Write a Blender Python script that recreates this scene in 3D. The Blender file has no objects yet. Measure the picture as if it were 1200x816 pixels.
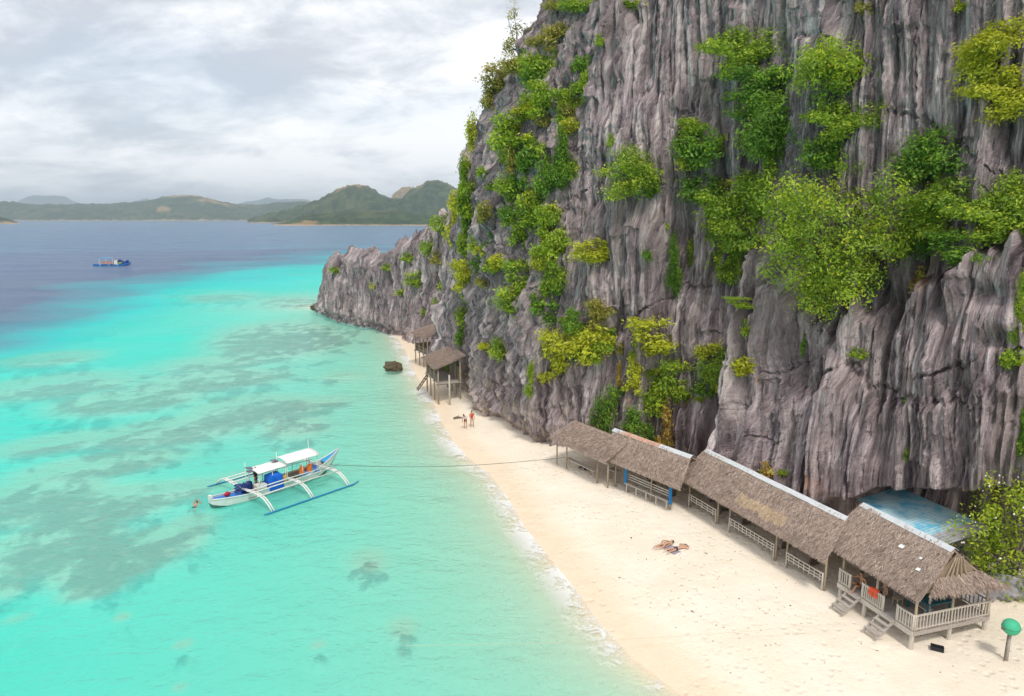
import bpy, bmesh, math, random
import numpy as np
from mathutils import Vector, Matrix
from mathutils.bvhtree import BVHTree

random.seed(7)
RNG = np.random.default_rng(7)
scene = bpy.context.scene
COL = scene.collection
R = math.radians

# ------------------------------------------------------------------ camera
F_PX, CAM_H = 830.0, 20.5                 # focal length in pixels of a 1200 px wide frame, drone height in metres
PITCH = math.atan((408 - 255) / F_PX)
cam_d = bpy.data.cameras.new('camera')
cam = bpy.data.objects.new('camera', cam_d)
COL.objects.link(cam)
cam.location = (0, 0, CAM_H)
cam.rotation_euler = (math.pi / 2 - PITCH, 0, 0)
cam_d.sensor_width = 36.0
cam_d.lens = 36.0 * F_PX / 1200.0
cam_d.clip_start = 0.5
cam_d.clip_end = 60000
scene.camera = cam

# ------------------------------------------------------------------ light, sky, exposure
SUN_EL, SUN_AZ = 58.0, 165.0              # azimuth clockwise from +Y: the sun stands behind the camera, a little right
world = bpy.data.worlds.new('World')
scene.world = world
world.use_nodes = True
world.cycles.sampling_method = 'MANUAL'
world.cycles.sample_map_resolution = 512
wn, wl = world.node_tree.nodes, world.node_tree.links
wn.clear()
w_out = wn.new('ShaderNodeOutputWorld')
w_bg = wn.new('ShaderNodeBackground')
w_sky = wn.new('ShaderNodeTexSky')
w_sky.sky_type = 'NISHITA'
w_sky.sun_disc = False
w_sky.sun_elevation = R(SUN_EL)
w_sky.sun_rotation = R(SUN_AZ)
w_bg.inputs['Strength'].default_value = 0.1
wl.new(w_bg.outputs[0], w_out.inputs[0])
w_tc = wn.new('ShaderNodeTexCoord')
w_sep = wn.new('ShaderNodeSeparateXYZ')
wl.new(w_tc.outputs['Generated'], w_sep.inputs[0])


def wmath(op, a, b=None, c=None):
    n = wn.new('ShaderNodeMath'); n.operation = op
    for i, v in enumerate((a, b, c)):
        if v is None: continue
        if isinstance(v, (int, float)): n.inputs[i].default_value = v
        else: wl.new(v, n.inputs[i])
    return n.outputs[0]


w_z = wmath('ADD', wmath('MAXIMUM', w_sep.outputs[2], 0.0), 0.3)
w_comb = wn.new('ShaderNodeCombineXYZ')
wl.new(wmath('DIVIDE', w_sep.outputs[0], w_z), w_comb.inputs[0])
wl.new(wmath('DIVIDE', w_sep.outputs[1], w_z), w_comb.inputs[1])


def wnoise(scale, detail, rough, off, dist=0.0):
    m = wn.new('ShaderNodeMapping')
    m.inputs['Location'].default_value = off
    m.inputs['Scale'].default_value = (0.75, 1.0, 1.0)
    m.inputs['Rotation'].default_value = (0, 0, 0.25)
    wl.new(w_comb.outputs[0], m.inputs[0])
    n = wn.new('ShaderNodeTexNoise')
    n.inputs['Scale'].default_value = scale
    n.inputs['Detail'].default_value = detail
    n.inputs['Roughness'].default_value = rough
    n.inputs['Distortion'].default_value = dist
    wl.new(m.outputs[0], n.inputs['Vector'])
    return n.outputs['Fac']


def wramp(fac, stops):
    r = wn.new('ShaderNodeValToRGB')
    el = r.color_ramp.elements
    while len(el) < len(stops): el.new(0.5)
    for e, (p, c) in zip(el, stops):
        e.position = p; e.color = (*c, 1)
    wl.new(fac, r.inputs[0])
    return r.outputs[0]


w_n1 = wnoise(1.15, 9, 0.6, (3.1, 1.7, 0.0), 0.25)
w_n2 = wnoise(3.6, 10, 0.66, (7.3, 4.2, 2.0), 0.3)
w_mix12 = wmath('ADD', wmath('MULTIPLY', w_n1, 0.55), wmath('MULTIPLY', w_n2, 0.45))
# cloud radiance (the background strength of 0.1 scales it): grey undersides to bright thin cloud
w_cloud = wramp(w_mix12, [(0.42, (4.7, 4.95, 5.4)), (0.465, (5.9, 6.1, 6.45)), (0.505, (7.3, 7.4, 7.55)), (0.55, (8.4, 8.4, 8.45))])
w_cov = wramp(wnoise(1.25, 7, 0.55, (11.0, 2.3, 5.0), 0.2), [(0.34, (0.72, 0.72, 0.72)), (0.47, (0.97, 0.97, 0.97))])
w_mx = wn.new('ShaderNodeMix'); w_mx.data_type = 'RGBA'
wl.new(w_cov, w_mx.inputs['Factor'])
wl.new(w_sky.outputs[0], w_mx.inputs['A'])
wl.new(w_cloud, w_mx.inputs['B'])
wl.new(w_mx.outputs['Result'], w_bg.inputs['Color'])

sun_d = bpy.data.lights.new('sun', 'SUN')
sun_d.energy = 1.5
sun_d.angle = R(10)
sun_d.color = (1.0, 0.95, 0.87)
sun = bpy.data.objects.new('sun', sun_d)
COL.objects.link(sun)
sun.location = (-20, -40, 80)
sv = Vector((math.sin(R(SUN_AZ)) * math.cos(R(SUN_EL)), math.cos(R(SUN_AZ)) * math.cos(R(SUN_EL)), math.sin(R(SUN_EL))))
sun.rotation_euler = sv.to_track_quat('Z', 'Y').to_euler()

scene.view_settings.view_transform = 'Standard'
scene.view_settings.look = 'None'
scene.view_settings.exposure = 0.6
scene.view_settings.gamma = 1.0
scene.render.engine = 'CYCLES'
scene.cycles.max_bounces = 7
scene.cycles.diffuse_bounces = 3
scene.cycles.transparent_max_bounces = 10

# ------------------------------------------------------------------ geometry helpers


def ray(px, py):
    u, v = (px - 600) / F_PX, (408 - py) / F_PX
    return Vector((u, math.cos(PITCH) + v * math.sin(PITCH), -math.sin(PITCH) + v * math.cos(PITCH)))


EYE = Vector((0, 0, CAM_H))


def at(px, py, z=0.0):
    """the point of the place at height z that the photograph shows at this pixel"""
    d = ray(px, py)
    return EYE + d * ((z - CAM_H) / d.z)


def at_plane(px, py, o, n):
    d = ray(px, py)
    return EYE + d * ((o - EYE).dot(n) / d.dot(n))


_perm = np.random.default_rng(11).permutation(4096)
_g = np.random.default_rng(12).uniform(0, 2 * np.pi, 4096)
_gx, _gy = np.cos(_g), np.sin(_g)


def _h(i, j):
    return _perm[(_perm[i & 4095] + j) & 4095]


def pn(x, y, seed=0):
    """2-D gradient noise, about -0.7 .. 0.7"""
    x = np.asarray(x, dtype=np.float64) + seed * 37.17; y = np.asarray(y, dtype=np.float64) + seed * 11.31
    x, y = np.broadcast_arrays(x, y)
    xi = np.floor(x).astype(np.int64); yi = np.floor(y).astype(np.int64)
    xf = x - xi; yf = y - yi
    u = xf * xf * xf * (xf * (xf * 6 - 15) + 10); v = yf * yf * yf * (yf * (yf * 6 - 15) + 10)
    def d(a, b):
        h = _h(xi + a, yi + b)
        return _gx[h] * (xf - a) + _gy[h] * (yf - b)
    n0 = d(0, 0) * (1 - u) + d(1, 0) * u
    n1 = d(0, 1) * (1 - u) + d(1, 1) * u
    return n0 * (1 - v) + n1 * v


def fbm(x, y, o=4, seed=0, gain=0.5):
    a, s, f = 1.0, 0.0, 1.0
    for k in range(o):
        s = s + a * pn(x * f, y * f, seed + k * 3); a *= gain; f *= 2.03
    return s


def sstep(a, b, x):
    t = np.clip((x - a) / (b - a), 0, 1)
    return t * t * (3 - 2 * t)


def h1(i, seed):
    """hash of an integer array to 0..1"""
    return (_perm[(_perm[np.asarray(i).astype(np.int64) & 4095] + seed * 131) & 4095]) / 4096.0


class MB:
    """collects boxes, bars and tubes into ONE mesh"""
    def __init__(s):
        s.v = []; s.f = []

    def add(s, vs, fs):
        o = len(s.v); s.v.extend([tuple(v) for v in vs]); s.f.extend([tuple(i + o for i in f) for f in fs])
        return s

    def hexa(s, p):
        return s.add(p, [(0, 3, 2, 1), (4, 5, 6, 7), (0, 1, 5, 4), (1, 2, 6, 5), (2, 3, 7, 6), (3, 0, 4, 7)])

    def box(s, c, d, m=None):
        x, y, z = d[0] / 2, d[1] / 2, d[2] / 2
        p = [Vector(q) for q in ((-x, -y, -z), (x, -y, -z), (x, y, -z), (-x, y, -z), (-x, -y, z), (x, -y, z), (x, y, z), (-x, y, z))]
        if m: p = [m @ q for q in p]
        return s.hexa([q + Vector(c) for q in p])

    def bar(s, a, b, w, h, up=(0, 0, 1)):
        a, b = Vector(a), Vector(b); d = (b - a).normalized(); up = Vector(up)
        if abs(d.dot(up)) > 0.98: up = Vector((1, 0, 0))
        x = d.cross(up).normalized() * (w / 2); y = x.cross(d).normalized() * (h / 2)
        return s.hexa([a - x - y, b - x - y, b + x - y, a + x - y, a - x + y, b - x + y, b + x + y, a + x + y])

    def tube(s, path, rad, n=7, cap=True, flat=1.0):
        path = [Vector(p) for p in path]
        rad = list(rad) if hasattr(rad, '__len__') else [rad] * len(path)
        o = len(s.v); ref = Vector((0, 0, 1))
        for i, p in enumerate(path):
            t = (path[min(i + 1, len(path) - 1)] - path[max(i - 1, 0)])
            t = t.normalized() if t.length > 1e-9 else Vector((0, 0, 1))
            rr = ref if abs(t.dot(ref)) < 0.95 else Vector((1, 0, 0))
            x = t.cross(rr).normalized(); y = x.cross(t)
            for k in range(n):
                a = 2 * math.pi * k / n
                s.v.append(tuple(p + x * math.cos(a) * rad[i] + y * math.sin(a) * rad[i] * flat))
        for i in range(len(path) - 1):
            for k in range(n):
                k2 = (k + 1) % n
                s.f.append((o + i * n + k, o + i * n + k2, o + (i + 1) * n + k2, o + (i + 1) * n + k))
        if cap:
            s.f.append(tuple(o + k for k in range(n))[::-1])
            s.f.append(tuple(o + (len(path) - 1) * n + k for k in range(n)))
        return s

    def ball(s, c, r, n=10, m=7, jit=0.0, seed=0):
        rr = random.Random(seed); o = len(s.v); r = r if hasattr(r, '__len__') else (r, r, r)
        for j in range(1, m):
            t = math.pi * j / m
            for k in range(n):
                a = 2 * math.pi * k / n; q = 1 + rr.uniform(-jit, jit)
                s.v.append((c[0] + r[0] * q * math.sin(t) * math.cos(a), c[1] + r[1] * q * math.sin(t) * math.sin(a), c[2] + r[2] * q * math.cos(t)))
        top = len(s.v); s.v.append((c[0], c[1], c[2] + r[2])); s.v.append((c[0], c[1], c[2] - r[2]))
        for j in range(m - 2):
            for k in range(n):
                k2 = (k + 1) % n
                s.f.append((o + j * n + k, o + (j + 1) * n + k, o + (j + 1) * n + k2, o + j * n + k2))
        for k in range(n):
            k2 = (k + 1) % n
            s.f.append((top, o + k, o + k2)); s.f.append((top + 1, o + (m - 2) * n + k2, o + (m - 2) * n + k))
        return s

    def mesh(s, name, smooth=False):
        me = bpy.data.meshes.new(name)
        me.from_pydata(s.v, [], s.f); me.update()
        bm = bmesh.new(); bm.from_mesh(me); bmesh.ops.recalc_face_normals(bm, faces=bm.faces); bm.to_mesh(me); bm.free()
        if smooth: me.polygons.foreach_set('use_smooth', [True] * len(me.polygons))
        return me

    def build(s, name, mat, parent=None, smooth=False):
        return link(name, s.mesh(name, smooth), mat, parent)


def link(name, me, mat, parent=None):
    if mat is not None and not me.materials: me.materials.append(mat)
    o = bpy.data.objects.new(name, me); COL.objects.link(o)
    if parent: o.parent = parent
    return o


def np_mesh(name, V, Fq, smooth=False):
    me = bpy.data.meshes.new(name)
    V = np.asarray(V, dtype=np.float32); Fq = np.asarray(Fq, dtype=np.int32)
    nv, nf, k = len(V), len(Fq), Fq.shape[1]
    me.vertices.add(nv); me.vertices.foreach_set('co', V.ravel())
    me.loops.add(nf * k); me.loops.foreach_set('vertex_index', Fq.ravel())
    me.polygons.add(nf); me.polygons.foreach_set('loop_start', np.arange(nf, dtype=np.int32) * k)
    me.polygons.foreach_set('loop_total', np.full(nf, k, dtype=np.int32))
    me.polygons.foreach_set('use_smooth', np.full(nf, bool(smooth)))
    me.update(calc_edges=True); me.validate()
    return me


def vattr(me, name, vals):
    """per-vertex colour attribute from an (n,3) or (n,) array"""
    vals = np.asarray(vals, dtype=np.float32)
    if vals.ndim == 1: vals = np.stack([vals] * 3, 1)
    a = me.attributes.new(name, 'FLOAT_COLOR', 'POINT')
    a.data.foreach_set('color', np.concatenate([vals, np.ones((len(vals), 1), np.float32)], 1).ravel())


def grid_faces(nr, nc):
    i, j = np.meshgrid(np.arange(nr - 1), np.arange(nc - 1), indexing='ij')
    a = (i * nc + j).ravel()
    return np.stack([a, a + 1, a + nc + 1, a + nc], 1)


def tag(o, label=None, cat=None, group=None, kind=None):
    if label: o['label'] = label
    if cat: o['category'] = cat
    if group: o['group'] = group
    if kind: o['kind'] = kind
    return o


def thing(name, label, cat, loc=(0, 0, 0), rz=0.0, group=None):
    o = bpy.data.objects.new(name, None); COL.objects.link(o)
    o.empty_display_size = 0.3; o.location = loc; o.rotation_euler = (0, 0, rz)
    return tag(o, label, cat, group)


# ------------------------------------------------------------------ materials


class NT:
    def __init__(s, name):
        s.m = bpy.data.materials.new(name); s.m.use_nodes = True
        s.n, s.l = s.m.node_tree.nodes, s.m.node_tree.links
        s.n.clear(); s.out = s.n.new('ShaderNodeOutputMaterial')

    def new(s, t, **kw):
        n = s.n.new(t)
        for k, v in kw.items(): setattr(n, k, v)
        return n

    def put(s, sock, v):
        if isinstance(v, bpy.types.NodeSocket): s.l.new(v, sock)
        elif isinstance(v, (tuple, list)) and len(v) == 3 and sock.type == 'RGBA': sock.default_value = (*v, 1)
        else: sock.default_value = v

    def math(s, op, a, b=None, clamp=False):
        n = s.new('ShaderNodeMath', operation=op, use_clamp=clamp)
        s.put(n.inputs[0], a)
        if b is not None: s.put(n.inputs[1], b)
        return n.outputs[0]

    def vmath(s, op, a, b=None):
        n = s.new('ShaderNodeVectorMath', operation=op)
        s.put(n.inputs[0], a)
        if b is not None: s.put(n.inputs[1], b)
        return n.outputs[0]

    def mix(s, f, a, b, mode='MIX'):
        n = s.new('ShaderNodeMix', data_type='RGBA', blend_type=mode)
        s.put(n.inputs['Factor'], f); s.put(n.inputs['A'], a); s.put(n.inputs['B'], b)
        return n.outputs['Result']

    def attr(s, name):
        return s.new('ShaderNodeAttribute', attribute_name=name)

    def coord(s, scale=(1, 1, 1), kind='Object', rot=(0, 0, 0)):
        t = s.new('ShaderNodeTexCoord'); m = s.new('ShaderNodeMapping')
        m.inputs['Scale'].default_value = scale; m.inputs['Rotation'].default_value = rot
        s.l.new(t.outputs[kind], m.inputs[0]); return m.outputs[0]

    def noise(s, vec, scale, detail=4, rough=0.55, dist=0.0):
        n = s.new('ShaderNodeTexNoise')
        s.put(n.inputs['Vector'], vec)
        n.inputs['Scale'].default_value = scale; n.inputs['Detail'].default_value = detail
        n.inputs['Roughness'].default_value = rough; n.inputs['Distortion'].default_value = dist
        return n.outputs['Fac']

    def ramp(s, fac, stops):
        r = s.new('ShaderNodeValToRGB'); el = r.color_ramp.elements
        while len(el) < len(stops): el.new(0.5)
        for e, (p, c) in zip(el, stops):
            e.position = p; e.color = (*c, 1) if hasattr(c, '__len__') else (c, c, c, 1)
        s.put(r.inputs[0], fac); return r.outputs[0]

    def bump(s, h, strength, dist=0.05, normal=None):
        b = s.new('ShaderNodeBump'); b.inputs['Strength'].default_value = strength; b.inputs['Distance'].default_value = dist
        s.put(b.inputs['Height'], h)
        if normal is not None: s.put(b.inputs['Normal'], normal)
        return b.outputs[0]

    def principled(s, color, rough=0.7, normal=None, spec=0.3, metal=0.0):
        p = s.new('ShaderNodeBsdfPrincipled')
        s.put(p.inputs['Base Color'], color); s.put(p.inputs['Roughness'], rough)
        p.inputs['Specular IOR Level'].default_value = spec; p.inputs['Metallic'].default_value = metal
        if normal is not None: s.put(p.inputs['Normal'], normal)
        s.l.new(p.outputs[0], s.out.inputs[0]); return p


def mat_simple(name, c1, c2=None, scale=6.0, rough=0.65, bump=0.2, stretch=(1, 1, 1), spec=0.3, metal=0.0, bd=0.02):
    t = NT(name)
    if c2 is None: c2 = tuple(x * 0.75 for x in c1)
    co = t.coord(stretch)
    n = t.noise(co, scale, 6, 0.6)
    c = t.mix(t.ramp(n, [(0.3, 0.0), (0.7, 1.0)]), c1, c2)
    t.principled(c, rough, t.bump(t.noise(co, scale * 4, 4), bump, bd), spec, metal)
    return t.m


M = {}
# ------------------------------------------------------------------ beach and sea bed (one sheet)
SHORE_PX = [(379, 358), (406, 365), (436, 374), (458, 386), (470, 402), (479, 418), (487, 438), (498, 456), (509, 474), (517, 493), (530, 516), (548, 536), (574, 556), (595, 583),
            (615, 618), (647, 657), (680, 697), (700, 727), (738, 768), (797, 814)]
shore = [tuple(at(*p, 0.0).xy) for p in SHORE_PX]
LAND = [(700, 900), (60, 260), (-30, 185), (-47, 165)] + shore + [(10.5, 22), (15, 8), (20, -12), (30, -60), (700, -500)]
LAND = np.array(LAND)


def seg_dist(x, y, poly, closed=True):
    best = np.full(x.shape, 1e9)
    n = len(poly)
    for i in range(n if closed else n - 1):
        ax, ay = poly[i]; bx, by = poly[(i + 1) % n]
        dx, dy = bx - ax, by - ay
        t = np.clip(((x - ax) * dx + (y - ay) * dy) / (dx * dx + dy * dy), 0, 1)
        best = np.minimum(best, np.hypot(x - ax - t * dx, y - ay - t * dy))
    return best


def inside(x, y, poly):
    r = np.zeros(x.shape, bool); n = len(poly)
    for i in range(n):
        ax, ay = poly[i]; bx, by = poly[(i + 1) % n]
        c = ((ay > y) != (by > y))
        with np.errstate(divide='ignore', invalid='ignore'):
            xi = ax + (y - ay) / (by - ay) * (bx - ax)
        r ^= c & (x < xi)
    return r


# where the sea floor drops off into deep water (far side of the turquoise shelf)
DEEP = [(-900, 60), (-200, 80)] + [tuple(at(*p, 0).xy) for p in [(0, 402), (70, 384), (140, 356), (220, 330), (300, 312), (400, 300), (470, 297)]] + [(40, 420), (900, 700), (900, 4000), (-3000, 4000)]
DEEP = np.array(DEEP)
# reef patches on the sea floor: centre (pixel of the photograph on the water plane), half sizes in pixels, strength
REEF = [(60, 452, 90, 14, .8), (150, 470, 80, 14, .8), (250, 425, 70, 10, .6), (330, 395, 75, 20, .95), (250, 445, 90, 12, .75), (300, 478, 70, 16, .85), (200, 505, 80, 16, .8), (345, 500, 45, 14, .6),
        (60, 520, 70, 12, .7), (120, 545, 90, 14, .8), (40, 585, 70, 24, .95), (130, 590, 70, 20, .85), (200, 575, 50, 12, .8), (60, 640, 70, 26, .95), (130, 660, 60, 20, .95), (190, 635, 45, 18, .9),
        (110, 690, 35, 12, .7), (228, 612, 30, 12, .6), (432, 656, 26, 17, .55), (472, 735, 20, 15, .55), (143, 723, 9, 5, .7), (215, 755, 11, 5, .75), (373, 755, 9, 5, .7), (210, 806, 9, 5, .6), (10, 690, 20, 12, .6),
        (280, 560, 40, 9, .5), (350, 350, 60, 8, .5), (250, 345, 60, 9, .7), (60, 420, 60, 9, .7), (20, 660, 25, 14, .6), (400, 440, 35, 8, .45), (380, 470, 40, 8, .5), (20, 725, 20, 6, .4)]
REEFW = []
for (px, py, rx, ry, st) in REEF:
    c = at(px, py); e = at(px + rx, py); f1 = at(px, py - ry); f2 = at(px, py + ry)
    REEFW.append((c.x, c.y, (e - c).length, (f1 - f2).length / 2, math.atan2(c.x, c.y), st))


def terrain(x, y):
    """ground height, reef cover and signed distance inland from the waterline"""
    d = seg_dist(x, y, LAND); ins = inside(x, y, LAND)
    d = np.where(ins, d, -d)
    w = 0.35 * fbm(x / 6.0, y / 6.0, 2, 5)
    dd = d + w * sstep(0, 2.5, np.abs(d))
    zin = 1.32 * (1 - np.exp(-np.maximum(dd, 0) / 6.2)) + 0.012 * np.maximum(dd - 12, 0)
    zin = zin + 0.05 * fbm(x / 3.2, y / 3.2, 3, 8) * sstep(2, 8, dd)
    s = np.maximum(-dd, 0)
    depth = 1.45 * (1 - np.exp(-s / 13.0)) + 0.013 * s + 0.075 * s * np.exp(-s / 4.5)
    wob = 16 * fbm(x / 55.0, y / 55.0, 4, 21)
    dp = seg_dist(x, y, DEEP); dp = np.where(inside(x, y, DEEP), dp, -dp)
    rr = np.hypot(x, y)
    dp = dp + wob * np.clip(rr / 130, .4, 3)
    dw = np.clip(rr / 150, .7, 4)
    depth = np.minimum(depth, 3.0 + 0.4 * fbm(x / 20., y / 20., 3, 4))
    depth = depth + 5.0 * sstep(-22 * dw, 26 * dw, dp) + 9 * sstep(5 * dw, 60 * dw, dp)
    reef = np.zeros(x.shape)
    nz = fbm(x / 3.0, y / 4.0, 5, 31, .72)
    nzb = fbm(x / 11., y / 11., 3, 37, .55)
    for (cx, cy, a, b, rot, st) in REEFW:
        m = (np.abs(x - cx) < 3.5 * max(a, b)) & (np.abs(y - cy) < 3.5 * max(a, b))
        if not m.any(): continue
        ux = (x[m] - cx) * math.cos(rot) - (y[m] - cy) * math.sin(rot); uy = (x[m] - cx) * math.sin(rot) + (y[m] - cy) * math.cos(rot)
        g = st * np.exp(-((ux / a) ** 2 + (uy / b) ** 2) * 0.9)
        reef[m] = np.maximum(reef[m], g) + 0.25 * np.minimum(reef[m], g)
    rk = sstep(0.04, 0.72, reef + 0.7 * nz * sstep(0.08, .3, reef) + .35 * nzb * sstep(.1, .4, reef))
    rk = np.maximum(rk, .75 * sstep(.05, .45, nzb + .5 * nz - .05) * sstep(2.7, 4.5, depth) * (1 - sstep(7, 11, depth)))
    rk = np.where(ins, 0, rk)
    # coral heads stand on a broad, gently raised flat
    shelf = 1.3 * sstep(.05, .55, reef) * np.clip((depth - .4) / 2, 0, 1)
    depth = depth - shelf
    calm = depth.copy()
    depth = depth - rk * (.22 + .25 * np.clip(nz, -.4, .6)) * np.clip((depth - .3) / 2, 0, 1)
    # gentle sand bars
    depth = depth * (1 + 0.10 * fbm(x / 9., y / 5., 3, 44) * (s > 4))
    terrain.calm = np.where(ins, 0, calm)
    return np.where(ins, zin, -depth), rk, dd


def polar(r0, r1, fr, amax, na, back=True):
    radii = [r0]
    while radii[-1] < r1: radii.append(radii[-1] * (1 + fr))
    a = np.linspace(-amax, amax, na)
    if back:
        b = np.linspace(amax, 2 * math.pi - amax, 40)[1:]
        a = np.concatenate([a, b])
    rr, aa = np.meshgrid(np.array(radii), a, indexing='ij')
    return rr * np.sin(aa), rr * np.cos(aa)


gx, gy = polar(8, 900, 0.0065, R(44), 560)
gz, grk, gd = terrain(gx, gy)
gz = np.where(np.hypot(gx, gy) > 700, np.minimum(gz, -12) if False else gz, gz)
me = np_mesh('beach', np.stack([gx.ravel(), gy.ravel(), gz.ravel()], 1), grid_faces(*gx.shape), True)
vattr(me, 'ground', np.stack([grk.ravel(), np.clip(gd.ravel() / 10 + .5, 0, 1), np.clip(-gz.ravel() / 10, 0, 1)], 1))

t = NT('sand')
ga = t.attr('ground'); sp = t.new('ShaderNodeSeparateColor'); t.l.new(ga.outputs['Color'], sp.inputs[0])
co = t.coord()
n_big = t.noise(co, 0.35, 5, 0.6); n_fine = t.noise(co, 9.0, 6, 0.65); n_mid = t.noise(co, 1.6, 5, 0.6)
dry = t.mix(t.ramp(n_big, [(0.35, 0.0), (0.65, 1.0)]), (0.86, 0.775, 0.655), (0.82, 0.715, 0.58))
dry = t.mix(t.math('MULTIPLY', t.ramp(n_fine, [(0.5, 0.0), (0.75, 1.0)]), 0.22), dry, (0.60, 0.48, 0.35))
dry = t.mix(t.math('MULTIPLY', t.ramp(n_mid, [(0.62, 0.0), (0.74, 1.0)]), 0.16), dry, (0.52, 0.40, 0.28))
# wet sand left by the swash: a darker, smoother band above the waterline
wetpos = t.math('ADD', sp.outputs[1], t.math('MULTIPLY', t.math('SUBTRACT', n_big, 0.5), 0.28))
wet = t.ramp(wetpos, [(0.60, 1.0), (0.78, 0.0)])
sandc = t.mix(t.math('MULTIPLY', wet, 0.72), dry, (0.78, 0.615, 0.44))
# reef: corals and weed on the sea bed
rn = t.noise(co, 0.55, 9, 0.8); rn2 = t.noise(co, 0.62, 9, 0.78)
reefc = t.ramp(rn, [(0.36, (0.03, 0.03, 0.03)), (0.45, (0.34, 0.11, 0.09)), (0.52, (0.06, 0.05, 0.04)), (0.58, (0.50, 0.17, 0.12)), (0.68, (0.75, 0.38, 0.27))])
rf = t.math('MULTIPLY', t.ramp(t.math('ADD', sp.outputs[0], t.math('MULTIPLY', t.math('SUBTRACT', rn2, 0.5), 3.2)), [(0.42, 0.0), (0.95, 1.0)]), t.ramp(sp.outputs[0], [(0.004, 0.0), (0.08, 0.97)]))
bed = t.mix(rf, sandc, reefc)
rgh = t.mix(wet, (0.95, 0.95, 0.95), (0.55, 0.55, 0.55))
vo = t.new('ShaderNodeTexVoronoi'); vo.feature = 'SMOOTH_F1'; vo.inputs['Scale'].default_value = 2.1; vo.inputs['Smoothness'].default_value = .5; t.put(vo.inputs['Vector'], co)
feet = t.math('MULTIPLY', t.ramp(vo.outputs['Distance'], [(0.12, 0.0), (0.34, 1.0)]), t.ramp(t.noise(co, .25, 3), [(.4, .0), (.55, 1.0)]))
t.principled(bed, rgh, t.bump(t.math('ADD', t.math('MULTIPLY', feet, 1.6), t.math('ADD', n_fine, t.math('MULTIPLY', n_mid, 1.5))), 0.5, 0.09), 0.15)
M['sand'] = t.m
beach = link('beach', me, M['sand']); tag(beach, kind='structure')

# ------------------------------------------------------------------ sea: one surface sheet to the horizon
sx_, sy_ = polar(8, 30000, 0.0085, R(44), 420)
sz_, srk, sd_ = terrain(sx_, sy_)
far = sstep(500, 800, np.hypot(sx_, sy_))
sdepth = np.where(sz_ > 0, 0, np.maximum(terrain.calm, 0)) * (1 - far) + 16 * far
rr = np.hypot(sx_, sy_)
swell = np.exp(-rr / 260) * (0.035 * pn(sx_ / 2.8 + sy_ / 9, sy_ / 2.8 - sx_ / 9, 61) + 0.07 * pn(sx_ / 8., sy_ / 6., 62)) * np.clip(sdepth / .8, .1, 1)
me = np_mesh('sea', np.stack([sx_.ravel(), sy_.ravel(), swell.ravel()], 1), grid_faces(*sx_.shape), True)
vattr(me, 'water', np.stack([sdepth.ravel() / 20, np.clip(sd_.ravel() / 10 + .8, 0, 1), far.ravel()], 1))

t = NT('sea_water')
wa = t.attr('water'); sp = t.new('ShaderNodeSeparateColor'); t.l.new(wa.outputs['Color'], sp.inputs[0])
depth = t.math('MULTIPLY', sp.outputs[0], 20.0)


def expn(k):
    return t.math('POWER', math.e, t.math('MULTIPLY', depth, -k))


cc = t.new('ShaderNodeCombineColor')
t.l.new(expn(0.50), cc.inputs[0]); t.l.new(expn(0.010), cc.inputs[1]); t.l.new(expn(0.022), cc.inputs[2])
tr = t.new('ShaderNodeBsdfTransparent'); t.l.new(cc.outputs[0], tr.inputs[0])
# light scattered back by the water itself
sc_ = t.new('ShaderNodeBsdfDiffuse')
t.put(sc_.inputs['Color'], t.ramp(t.math('DIVIDE', depth, 10.0, True), [(0.0, (0.50, 0.80, 0.66)), (0.08, (0.28, 0.80, 0.66)), (0.18, (0.05, 0.78, 0.67)), (0.32, (0.015, 0.68, 0.66)), (0.52, (0.08, 0.33, 0.42)), (0.85, (0.115, 0.165, 0.265))]))
turb = t.math('ADD', t.math('MULTIPLY', t.math('SUBTRACT', 1.0, expn(2.2)), 0.42), t.math('MULTIPLY', t.math('SUBTRACT', 1.0, expn(0.15)), 0.58))
body = t.new('ShaderNodeMixShader'); t.l.new(turb, body.inputs[0]); t.l.new(tr.outputs[0], body.inputs[1]); t.l.new(sc_.outputs[0], body.inputs[2])
co = t.coord((1, 1, 1)); co2 = t.coord((0.6, 1.0, 1.0), rot=(0, 0, 0.5))
wv = t.math('ADD', t.math('MULTIPLY', t.noise(co2, 0.9, 4, 0.6, 0.4), 1.0), t.math('MULTIPLY', t.noise(co, 3.2, 4, 0.6), 0.35))
wv = t.math('ADD', wv, t.math('MULTIPLY', t.noise(co2, 0.12, 6, 0.7), 2.6))
wv = t.math('ADD', wv, t.math('MULTIPLY', t.noise(co2, 0.02, 6, 0.75), 6.0))
nrm = t.bump(wv, 0.85, 0.34)
gl = t.new('ShaderNodeBsdfGlossy'); gl.inputs['Roughness'].default_value = 0.12; t.l.new(nrm, gl.inputs['Normal'])
gl.inputs['Color'].default_value = (0.9, 0.92, 0.97, 1)
fr = t.new('ShaderNodeFresnel'); fr.inputs['IOR'].default_value = 1.33; t.l.new(nrm, fr.inputs['Normal'])
wind = t.ramp(t.noise(t.coord((.5, 1.2, 1)), 0.05, 5, .65), [(.3, .35), (.7, 1.0)])
frs = t.math('MINIMUM', t.math('MULTIPLY', t.math('MULTIPLY', fr.outputs[0], 0.75), wind), 0.36)
surf = t.new('ShaderNodeMixShader'); t.l.new(frs, surf.inputs[0]); t.l.new(body.outputs[0], surf.inputs[1]); t.l.new(gl.outputs[0], surf.inputs[2])
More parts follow.
